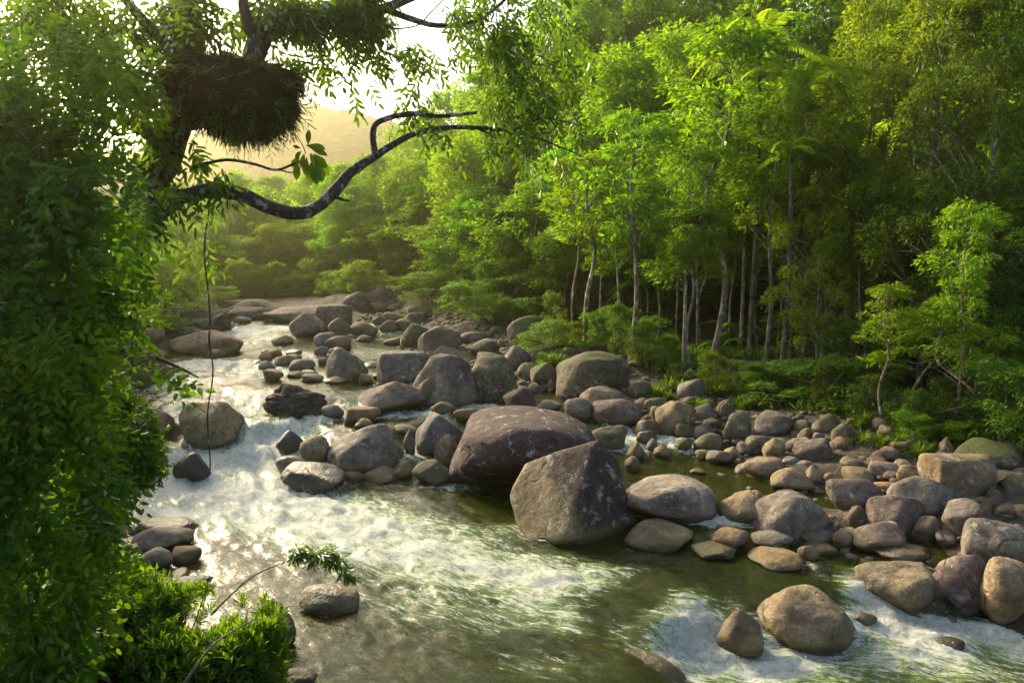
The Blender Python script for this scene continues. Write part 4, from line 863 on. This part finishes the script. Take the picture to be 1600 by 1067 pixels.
for px, py, y, s, sd_, lb in [(1188, 84, 26.5, .85, 1, 'light green feather palm with upright fronds at the top of the frame'), (1254, 136, 26, .95, 5, 'bright feather palm with wide arching fronds over the slender trees'), (1432, 195, 27, 1.0, 9, 'pale palm glimpsed through the dusky fine-leaved tree'), (1236, 245, 24.5, .5, 12, 'small palm hanging below the bright feather palm'), (1480, 60, 33, 1.1, 15, 'palm crown half hidden high in the olive tree')]:
    p = at(px, py, y); palm(p[0], y, p[2], lb, s, 11, PF, 'feather_palm', 'palm', sd_, (2.0, 1.7, 1.3))
for px, py, y, s, sd_, lb in [(1152, 520, 29.5, 1.0, 21, 'bright green tree fern between the pale trunks'), (1000, 445, 34, 1.1, 24, 'dim tree fern in the shade of the forest'), (1125, 590, 27.5, .7, 27, 'small fern on the bank by the leaning trees')]:
    p = at(px, py, y); palm(p[0], y, max(p[2], float(GLEV(p[0], y)[0]) + .25), lb, s, 12, FF, 'tree_fern', 'fern', sd_, (1.1, 1.2, 1))

# ------------------------------------------------------------------ grass tufts
def tuft_mesh(seed, n=150, L=.75):
    r = np.random.default_rng(seed); th = r.uniform(0, 2 * pi, n); d0 = np.c_[np.cos(th), np.sin(th), 0 * th]; P = d0 * r.uniform(0, .12, n)[:, None]; l = L * r.uniform(.55, 1.1, n); sp = r.uniform(.15, .75, n)
    rings = []; side = np.c_[-np.sin(th), np.cos(th), 0 * th]
    for s, w in ((0, .010), (.35, .012), (.7, .009), (1.0, .001)):
        c = P + d0 * (l * sp * s)[:, None] + np.c_[0 * th, 0 * th, l * (s * 1.05 - s * s * (.35 + .85 * sp))]; rings += [c - side * w, c + side * w]
    V = np.stack(rings, 1).reshape(-1, 3); i = np.arange(n)[:, None, None] * 8; q = np.array([[0, 1, 3, 2], [2, 3, 5, 4], [4, 5, 7, 6]])[None]
    return mk_mesh('grass_tuft', V, (i + q).reshape(-1, 4), M['blade'])
TM = [tuft_mesh(k) for k in range(4)]
TU = [(1025, 622), (1043, 612), (1040, 628), (1060, 612), (1120, 618), (1140, 600), (1160, 640), (1175, 632), (1150, 622), (1188, 640), (858, 585), (870, 590), (845, 592), (1348, 695), (1340, 672), (1395, 700), (1405, 690), (1435, 712), (1450, 705), (1460, 690), (1500, 690), (1525, 684), (1555, 690), (1585, 690), (1540, 672), (1600, 700), (1480, 672), (1376, 700), (1110, 596), (1230, 632), (1095, 640), (1425, 676), (1570, 668), (1350, 660), (1515, 706)]
for k, (px, py) in enumerate(TU):
    p = ground_hit(px, py, SURF); s = RNG.uniform(.9, 1.4) * (1.0 if py < 650 else .75)
    z = p[2]; on = 840 < px < 880
    if on: z += .35
    tag(put('grass_tuft', TM[k % 4], loc=(p[0], p[1], z - .03), rot=(0, 0, RNG.uniform(0, 6)), scale=(s, s, s), color=vary(.2)), 'strappy grass tuft growing on the mossy stone beside the moss-backed boulder' if on else 'strappy green grass tuft hanging over the stones at the forest edge', 'grass', 'grass tufts on the mossy stone' if on else 'grass tufts along the bank')
# low ground cover on the forest floor
n_ = 16000; P = np.c_[RNG.uniform(-4, 22, n_ * 3), RNG.uniform(15, 50, n_ * 3)]; f_ = forest_fac(P[:, 0], P[:, 1]); P = P[(f_ > .3) & (P[:, 1] < np.interp(P[:, 0], FLx, FLy) + 9)][:n_]; n_ = len(P)
cl = vnoise(np.c_[P * .8, 0 * P[:, 0]]) > -.1; P = P[cl]; n_ = len(P); z = GLEV(P[:, 0], P[:, 1])
Q = np.repeat(np.c_[P, z], 4, 0) + RNG.normal(0, .07, (n_ * 4, 3)); D = RNG.normal(0, .7, (n_ * 4, 3)) + np.array([0, 0, .9]); V, Fc = leaf4(Q, D, np.array([0, 0, 1]) + RNG.normal(0, .5, (n_ * 4, 3)), RNG.uniform(.12, .32, n_ * 4), .05)
tag(put('undergrowth', mk_mesh('undergrowth', V, Fc, M['leaf_shrub'])), 'low leafy ground cover on the forest floor', 'undergrowth', kind='stuff')

# ------------------------------------------------------------------ the big tree of the near bank, with its limbs and leaf curtains
def pts(lst):
    return [at(a, b, d) for a, b, d in lst]
big = bpy.data.objects.new('overhanging_tree', None); COL.objects.link(big)
bt = at(95, 900, 8.2); bt[2] = float(GLEV(bt[0], bt[1])[0]); big.location = tuple(bt)
tag(big, 'big dark leaning tree of the near bank, its limbs and leaf curtains framing the view', 'tree')
def bput(name, V, Fc, mat, smooth=True, parent=big):
    o = put(name, mk_mesh(name, np.asarray(V) - bt, Fc, mat, smooth), parent); return o
b0 = bt + np.array([0, 0, -.4])
trunk_p = [b0] + pts([(105, 780, 8.5), (130, 620, 9.0), (165, 470, 9.3), (212, 338, 9.5), (262, 225, 9.6), (292, 120, 9.7), (290, 20, 9.8), (260, -90, 9.9)])
bput('trunk', *tube(spline(trunk_p, 40), [.34, .30, .27, .25, .24, .22, .20, .17, .13], 12, .22), M['bark_dark'])
limb = pts([(208, 348, 9.5), (240, 335, 9.4), (275, 312, 9.3), (320, 299, 9.2), (370, 303, 9.2), (425, 326, 9.3), (475, 333, 9.5), (515, 308, 9.8), (545, 272, 10.1), (590, 242, 10.4), (640, 212, 10.7), (700, 200, 11.0), (750, 200, 11.2), (800, 206, 11.4), (850, 220, 11.6)])
bput('limb', *tube(spline(limb, 60), [.14, .12, .10, .092, .088, .085, .085, .078, .07, .055, .042, .036, .03, .022, .010], 10, .20), M['bark_dark'])
twigs = [([(586, 243, 10.3), (583, 215, 10.3), (592, 190, 10.3), (640, 178, 10.4), (690, 182, 10.5), (745, 176, 10.6)], [.05, .042, .035, .02]), ([(520, 306, 9.8), (535, 312, 9.7), (545, 314, 9.6)], [.03, .02, .01]), ([(800, 206, 11.4), (845, 185, 11.5), (880, 190, 11.6), (930, 200, 11.7)], [.02, .015, .006]), ([(745, 200, 11.2), (770, 215, 11.3), (765, 235, 11.2), (760, 250, 11.2)], [.02, .012, .005]), ([(850, 220, 11.6), (900, 240, 11.8), (930, 255, 12)], [.014, .01, .004]), ([(840, 185, 11.5), (850, 160, 11.6), (880, 145, 11.6), (920, 150, 11.7)], [.015, .01, .004])]
limb2 = [([(290, 190, 9.6), (345, 150, 9.7), (388, 120, 9.8), (402, 75, 9.9), (420, 48, 10), (470, 36, 10.2), (540, 30, 10.4), (600, 14, 10.6), (660, -10, 10.8)], [.17, .17, .16, .15, .14, .12, .09, .07, .05]), ([(520, 33, 10.3), (525, 10, 10.3), (515, -30, 10.3)], [.05, .04, .03]), ([(400, 60, 9.9), (380, 10, 9.9), (390, -40, 9.9)], [.09, .07, .06]), ([(600, 14, 10.6), (680, 40, 10.8), (750, 30, 11), (800, -10, 11)], [.05, .03, .02]), ([(290, 100, 9.7), (230, 40, 9.5), (180, -20, 9.3)], [.09, .07, .05]), ([(262, 225, 9.6), (200, 190, 9.2), (120, 160, 8.6), (40, 160, 8)], [.08, .05, .03, .02]), ([(250, 100, 9.5), (228, 95, 9.4), (215, 60, 9.2)], [.05, .03, .02]), ([(165, 470, 9.2), (120, 430, 8.4), (60, 420, 7.6)], [.09, .06, .03]), ([(140, 560, 9.0), (200, 545, 8.6), (270, 570, 8.3), (310, 590, 8.2)], [.07, .04, .02, .008])]
for p, r in twigs + limb2: bput('limb', *tube(spline(pts(p), 18), r, 7, .15), M['bark_dark'])

def sprays(base, hang, n, seed, leaf=(.085, .036), nl=11, L=.42, spread=1.0):      # feathered leaf sprays
    r = np.random.default_rng(seed); n = len(base); ax = nrm(hang + r.normal(0, .35, (n, 3))); N = nrm(r.normal(0, .6, (n, 3)) + np.array([0, -.5, .8])); D, S, N = frames(ax, N)
    Ls = L * r.uniform(.7, 1.25, n); P_, D_, N_ = [], [], []
    for k in range(nl):
        u = .15 + .85 * k / (nl - 1); sg = 1 if k % 2 else -1; c = base + D * (Ls * u)[:, None] - np.array([0, 0, 1]) * (Ls * u * u * .25)[:, None]
        if k == nl - 1: d = D
        else: d = D * .65 + S * sg * spread + r.normal(0, .18, (n, 3)) - np.array([0, 0, .15])
        P_.append(c); D_.append(d); N_.append(N + r.normal(0, .28, (n, 3)))
    s = r.uniform(.75, 1.25, n * nl); return leaf6(np.concatenate(P_), np.concatenate(D_), np.concatenate(N_), leaf[0] * s, leaf[1] * s)
def whorls(base, axis, n, seed, leaf=(.13, .024), nl=9):                          # narrow leaves radiating from a shoot tip
    r = np.random.default_rng(seed); n = len(base); ax = nrm(axis); A, B, _ = frames(ax, nrm(r.normal(0, 1, (n, 3)))); C = np.cross(A, B); P_, D_, N_ = [], [], []
    for k in range(nl):
        th = 2.4 * k + r.uniform(0, 6.3); el = .25 + .9 * (k / nl); d = B * cos(th) * el + C * sin(th) * el + A * (1.15 - .75 * k / nl)
        P_.append(base - A * (.010 * k)); D_.append(d + r.normal(0, .12, (n, 3))); N_.append(A + r.normal(0, .25, (n, 3)))
    s = r.uniform(.7, 1.2, n * nl); return leaf6(np.concatenate(P_), np.concatenate(D_), np.concatenate(N_), leaf[0] * s, leaf[1] * s)
def blob(px, py, rx, ry, y, ry_m, n, r):          # points in an uneven mass
    c = at(px, py, y); m = y / FPX; d = nrm(r.normal(0, 1, (n * 3, 3))) * (r.uniform(0, 1, n * 3) ** .45)[:, None]
    P = c + d * np.array([rx * m, ry_m, ry * m]); k = vnoise(P * 1.35 + 40) + .6 * vnoise(P * 3.6) > -.02; return P[k][:n]
r5 = np.random.default_rng(55)
CUR = [  # pixel x, y, half width, half height, metres ahead, half depth, sprays
    (40, 120, 130, 190, 7.0, 0.9, 464), (96, 120, 130, 170, 8.4, 0.8, 143), (60, 330, 120, 170, 6.6, 0.8, 553), (96, 300, 100, 120, 8.2, 0.7, 226), (50, 520, 130, 150, 6.4, 0.8, 553), (96, 440, 105, 100, 7.4, 0.7, 317), (136, 500, 60, 80, 7.6, 0.4, 128), (76, 600, 105, 80, 7.2, 0.6, 249), (40, 720, 90, 140, 6.2, 0.7, 383), (161, 600, 42, 52, 7.6, 0.3, 67), (60, 880, 80, 110, 6.0, 0.6, 294), (20, 1000, 70, 90, 5.6, 0.5, 196), (106, 720, 75, 60, 7.0, 0.5, 151), (181, 430, 25, 60, 8.0, 0.3, 45), (226, 590, 30, 14, 7.8, 0.15, 11), (56, 950, 60, 50, 6.6, 0.4, 67), (201, 20, 110, 60, 8.8, 0.8, 143), (0, 250, 80, 260, 6.2, 0.5, 294), (120, 60, 120, 80, 8.7, 0.6, 200), (200, 110, 70, 90, 8.9, 0.5, 120)]
parts = []
for i, (px, py, rx, ry, y, dm, n) in enumerate(CUR):
    P = blob(px, py, rx, ry, y, dm, n, r5); c = at(px, py, y)
    hang = nrm(P - c) * .6 + np.array([.35, -.45, -.42]); k = (.8, 1.0, 1.25)[i % 3]; parts.append(sprays(P, hang, n, 200 + i, leaf=(.088 * k, .045 * k), nl=(11, 9, 7)[i % 3], L=.42))
for k, tn in enumerate([(1.1, 1.1, 1, 1), (1.5, 1.3, .9, 1), (.85, 1, 1.1, 1)]): bput('leaves', *join(parts[k::3]), M['leaf_near'], False).color = tn
# narrower hanging leaves on the upper limbs
UP = [(735, 60, 95, 80, 11, 1.0, 96), (800, 60, 110, 90, 11.4, 1.0, 112), (780, 150, 80, 70, 11.3, 0.8, 69), (600, 8, 90, 24, 10.6, 0.7, 80), (580, 60, 60, 22, 10.4, 0.5, 16), (480, 10, 80, 30, 10.2, 0.6, 80), (440, 90, 40, 35, 10, 0.4, 9), (510, 95, 60, 25, 10.2, 0.4, 7), (850, 170, 70, 60, 11.6, 0.7, 53), (690, 100, 40, 40, 10.8, 0.4, 20), (880, 60, 70, 80, 11.8, 0.8, 63), (760, 215, 60, 30, 11.2, 0.4, 15), (850, 240, 50, 25, 11.6, 0.4, 13), (690, 190, 40, 25, 10.6, 0.3, 10), (270, 250, 50, 60, 9.2, 0.4, 52), (320, 235, 40, 22, 9.1, 0.3, 24), (300, 60, 80, 50, 9.4, 0.6, 104), (350, 30, 50, 40, 9.5, 0.4, 64), (230, 320, 40, 30, 9.0, 0.3, 24), (345, 268, 22, 14, 9.0, 0.15, 9), (290, 290, 40, 18, 9.0, 0.2, 12), (560, 125, 25, 30, 10.4, 0.3, 3), (300, 390, 30, 30, 9.4, 0.3, 11), (330, 20, 90, 40, 9.6, 0.5, 110), (420, 15, 60, 25, 10, 0.4, 50), (190, 60, 90, 70, 8.8, 0.6, 150), (240, 180, 30, 60, 9.3, 0.3, 40), (480, 5, 110, 30, 10.3, 0.5, 130), (600, 5, 90, 30, 10.6, 0.5, 110), (660, 40, 50, 45, 10.8, 0.4, 60), (400, 30, 40, 40, 9.9, 0.3, 40), (240, 30, 90, 50, 9.2, 0.5, 150), (130, 20, 110, 60, 8.8, 0.5, 160), (560, 75, 50, 25, 10.4, 0.3, 22), (470, 75, 45, 25, 10.1, 0.3, 16), (650, 150, 30, 30, 10.8, 0.3, 22)]
parts = []
for i, (px, py, rx, ry, y, dm, n) in enumerate(UP):
    P = blob(px, py, rx, ry, y, dm, n, r5); parts.append(sprays(P, np.tile([.25, -.1, -.85], (len(P), 1)), n, 400 + i, leaf=(.135, .044), nl=7, L=.32, spread=.7))
bput('leaves', *join(parts), M['leaf_near'], False).color = (.8, .78, .9, 1)
# pale bushy growth low in the curtain
P = np.concatenate([blob(200, 700, 60, 70, 7.6, .4, 260, r5), blob(170, 650, 60, 50, 7.8, .4, 160, r5), blob(215, 740, 40, 30, 7.6, .3, 110, r5)])
bput('leaves', *whorls(P, r5.normal(0, .5, (len(P), 3)) + np.array([.5, -.3, -.2]), 0, 77, leaf=(.10, .018), nl=12), M['leaf_shrub'], False).color = (.95, .95, 1, 1)

# hanging basket fern on the trunk: a ragged ball of roots with fronds
bf = bpy.data.objects.new('basket_fern', None); COL.objects.link(bf); bc = at(366, 140, 9.35); bf.location = tuple(bc); bf.scale = (.86, .86, .86)
tag(bf, 'great dark shaggy basket fern clasping the big tree, seen against the bright sky', 'fern')
V, Fc = ico(5); N0 = nrm(V); d_ = V * np.array([.92, .62, .54]); d_ = d_ * (1 + .16 * fbm(V * 2.2 + 5, 4) + .05 * fbm(V * 9, 3))[:, None]; d_[:, 2] += -.10 * np.sin(V[:, 0] * 2 + .5)
d_[:, 2] = np.where(d_[:, 2] > .34, .34 + (d_[:, 2] - .34) * .4, d_[:, 2])
put('root_ball', mk_mesh('root_ball', d_, Fc, M['root'], True), bf)
n = 9000; k = r5.integers(0, len(d_), n); P = d_[k] * .97; D = N0[k] * .55 + np.array([0, 0, -.75]) + r5.normal(0, .30, (n, 3)); V, Fc = leaf4(P, D, N0[k] + r5.normal(0, .4, (n, 3)), r5.uniform(.10, .30, n), r5.uniform(.008, .022, n))
put('root_fibres', mk_mesh('root_fibres', V, Fc, M['root']), bf)
k = r5.integers(0, len(d_), 170); P = d_[k]; V, Fc = sprays(P, N0[k] * .9 + np.array([0, -.2, -.5]), 0, 91, leaf=(.12, .014), nl=9, L=.26, spread=.6)
put('fronds', mk_mesh('fronds', V, Fc, M['leaf_near']), bf, color=(1.0, .95, 1))

# cluster of large leaves on its own twig
tw = bpy.data.objects.new('leafy_twig', None); COL.objects.link(tw); o_ = at(330, 262, 9.2); tw.location = tuple(o_); tag(tw, 'bare twig ending in a cluster of large rounded leaves against the hazy hill', 'branch')
tp = spline(pts([(300, 262, 9.5), (350, 250, 9.2), (395, 256, 9.0), (430, 266, 8.9), (455, 258, 8.85), (475, 250, 8.8)]), 20) - o_; t2 = spline(pts([(436, 265, 8.9), (455, 270, 8.8), (470, 262, 8.8)]), 8) - o_; t3 = spline(pts([(459, 208, 8.8), (470, 222, 8.8), (478, 240, 8.8)]), 8) - o_
put('stem', mk_mesh('stem', *join([tube(tp, [.022, .016, .012], 6), tube(t2, [.010, .007], 5), tube(t3, [.006, .006], 5)]), M['bark_dark'], True), tw)
lf = [(482, 228, 482, 203), (478, 228, 508, 232), (484, 232, 512, 242), (472, 236, 460, 248), (476, 240, 470, 262), (484, 240, 498, 262), (490, 240, 510, 262), (480, 246, 476, 274), (466, 250, 462, 282), (486, 252, 486, 288), (494, 252, 504, 284), (470, 232, 458, 228), (490, 244, 514, 275), (476, 250, 480, 270), (488, 256, 496, 288), (468, 244, 456, 262)]
def obovate(L, Wd):
    t = np.linspace(0, 1, 9); w = Wd * .5 * np.sin(np.clip(t, 0, 1) ** 1.35 * pi) ** .8 * (1 + .1 * t); z = -.10 * L * t * t
    V = np.concatenate([np.c_[t * L, w, z + .10 * Wd], np.c_[t * L, 0 * t, z], np.c_[t * L, -w, z + .10 * Wd]]); i = np.arange(8); return V, np.concatenate([np.stack([i, i + 1, i + 10, i + 9], 1), np.stack([i + 9, i + 10, i + 19, i + 18], 1)])
for a, b, c, d in lf:
    yy = 8.8 + r5.uniform(-.10, .10); p, q_ = at(a, b, yy), at(c, d, yy + r5.uniform(-.08, .06)); D = q_ - p; L = np.linalg.norm(D); D = D / L; Nn = nrm(np.array([r5.normal(0, .7), -1, r5.normal(.5, .6)])); D1, S1, N1 = frames(D[None], Nn[None]); V, Fc = obovate(L, L * .44)
    V = V @ np.vstack([D1, S1, N1]); put('leaf', mk_mesh('leaf', V, Fc, M['leaf_near'], True), tw, tuple(p - o_), color=(1.2, 1.05, 1))

# hanging vines
def vine(lst, r, label, name='hanging_vine', rough=.01):
    P = spline(pts(lst), 60); P = P + np.c_[.02 * np.sin(np.linspace(0, 21, 60)), 0 * np.arange(60), 0 * np.arange(60)]; b = P[0]
    tag(put(name, mk_mesh(name, *tube(P - b, r, 6), M['bark_dark'], True), loc=tuple(b)), label, 'vine')
vine([(326, 300, 9.2), (322, 380, 9.2), (326, 500, 9.2), (331, 560, 9.2), (327, 640, 9.2), (326, 735, 9.2)], [.009, .011, .012, .010, .009], 'thin dark vine hanging straight from the arching limb over the white water')
vine([(176, 0, 8.6), (176, 60, 8.6), (170, 110, 8.6), (160, 140, 8.6), (120, 210, 8.5), (103, 250, 8.5)], [.008, .006], 'pale thin vine drooping in the upper leaf curtain')
vine([(575, 0, 10.4), (590, 30, 10.4), (620, 45, 10.4), (660, 35, 10.6), (690, 0, 10.8)], [.012, .010], 'looping vine below the upper limb against the bright sky')
for k, (a, b, c, d, y) in enumerate([(90, 380, 70, 640, 6.9), (140, 420, 125, 700, 7.3), (55, 200, 60, 520, 6.5), (30, 500, 45, 820, 6.2), (170, 330, 150, 560, 7.9), (205, 420, 190, 640, 7.6)]):
    vine([(a, b, y), ((a + c) / 2 + 12, (b + d) / 2, y - .1), (c, d, y - .05)], [.009, .006], ['thin woody stem hanging inside the leaf curtain above the shallows', 'woody stem trailing over the middle of the leaf curtain', 'stem drooping at the top of the leaf curtain', 'stem trailing low at the frame edge', 'stem hanging beside the leaning trunk', 'stem at the water side of the leaf curtain'][k], 'liana')
# whorled shrub of the near bank
sh = bpy.data.objects.new('narrow_leaved_shrub', None); COL.objects.link(sh); sb = ground_hit(250, 1040, None, 5.0); sh.location = tuple(sb); tag(sh, 'fresh green narrow-leaved shrub filling the near corner of the bank', 'shrub')
P = np.concatenate([blob(px, py, rx, ry, y, dm, n, r5) for px, py, rx, ry, y, dm, n in [(310, 985, 140, 70, 8.2, .7, 620), (200, 955, 95, 75, 8.2, .6, 420), (385, 1015, 65, 55, 8.0, .5, 280), (240, 1045, 170, 60, 7.6, .5, 560), (130, 1020, 80, 70, 7.4, .5, 220), (170, 900, 50, 40, 8.6, .4, 90), (420, 1060, 30, 25, 8, .3, 50), (80, 1050, 80, 40, 6.8, .4, 170), (220, 915, 60, 22, 8.8, .3, 60)]])
V, Fc = whorls(P, r5.normal(0, .35, (len(P), 3)) + np.array([.1, -.2, .8]), 0, 31, leaf=(.125, .024), nl=12); put('leaves', mk_mesh('leaves', V - sb, Fc, M['leaf_shrub']), sh)
st = []
for p in P[::9]: st.append(tube(spline([sb + (p - sb) * np.array([.25, .25, -.05]), sb + (p - sb) * np.array([.7, .7, .45]), p], 6), [.012, .004], 4))
V, Fc = join(st); put('stems', mk_mesh('stems', V - sb, Fc, M['bark_dark'], True), sh)
# bare and leafy branches reaching over the near water
def branch(lst, r, label, extra=(), mat='deadwood', name='dead_branch'):
    P = spline(pts(lst), 24); b = P[0]; parts = [tube(P - b, r, 7, .1)] + [tube(spline(pts(e), 8) - b, [r[-1] * 1.1, .002], 5) for e in extra]
    return put(name, mk_mesh(name, *join(parts), M[mat], True), loc=tuple(b)), b
o, _ = branch([(275, 1085, 7.2), (300, 1050, 7.2), (330, 1010, 7.25), (360, 988, 7.3), (402, 965, 7.3)], [.018, .015, .010, .007], 'x', [[(330, 1010, 7.25), (324, 995, 7.2), (320, 985, 7.2)], [(385, 974, 7.3), (386, 960, 7.3), (388, 950, 7.3)], [(345, 1000, 7.3), (340, 990, 7.3), (338, 982, 7.3)]]); tag(o, 'bare pale twig slanting over the near shrub', 'branch')
o, b = branch([(330, 960, 8.8), (365, 925, 8.7), (400, 897, 8.6), (440, 880, 8.6), (480, 866, 8.6), (520, 870, 8.6)], [.014, .010, .007, .004], 'x', [[(400, 897, 8.6), (385, 905, 8.6), (360, 930, 8.6)]], 'deadwood', 'leafy_branch'); tag(o, 'leafy branch drooping over the brown dome in the near water', 'branch')
P = np.concatenate([blob(px, py, rx, ry, 8.55, .18, n, r5) for px, py, rx, ry, n in [(515, 875, 22, 22, 26), (525, 900, 22, 24, 26), (480, 870, 22, 14, 18), (545, 905, 16, 10, 8), (460, 868, 14, 10, 8)]])
V, Fc = whorls(P, r5.normal(0, .3, (len(P), 3)) + np.array([.3, -.1, -.5]), 0, 61, leaf=(.13, .02), nl=9); put('leaves', mk_mesh('leaves', V - b, Fc, M['leaf_shrub']), o, color=(.9, .9, 1))
o, _ = branch([(174, 838, 13.6), (176, 822, 13.6), (173, 806, 13.6), (171, 795, 13.6)], [.07, .06, .05, .03], 'x', (), 'bark_dark', 'driftwood'); tag(o, 'dark driftwood snag standing up out of the near shallows', 'driftwood')
o, _ = branch([(118, 800, 13.4), (138, 812, 13.5), (158, 820, 13.6)], [.05, .05, .03], 'x', (), 'bark_dark', 'driftwood'); tag(o, 'dark driftwood stick slanting into the water beside the snag', 'driftwood')
o, _ = branch([(1370, 675, 19.2), (1420, 678, 19.2), (1460, 670, 19.3), (1500, 655, 19.5), (1540, 635, 19.8), (1545, 600, 20)], [.05, .045, .03, .02], 'x', [[(1460, 670, 19.3), (1440, 682, 19), (1420, 686, 19)]], 'deadwood', 'fallen_branch'); tag(o, 'fallen pale branch lying over the bank grass', 'branch')
o, _ = branch([(1395, 650, 20.8), (1420, 620, 20.9), (1445, 580, 21), (1480, 545, 21)], [.06, .05, .035, .02], 'x', [[(1405, 632, 20.9), (1385, 628, 20.8), (1370, 632, 20.7)]], 'bark_pale', 'leaning_trunk'); tag(o, 'thin leaning mossy stem below the lime-green sapling', 'branch')
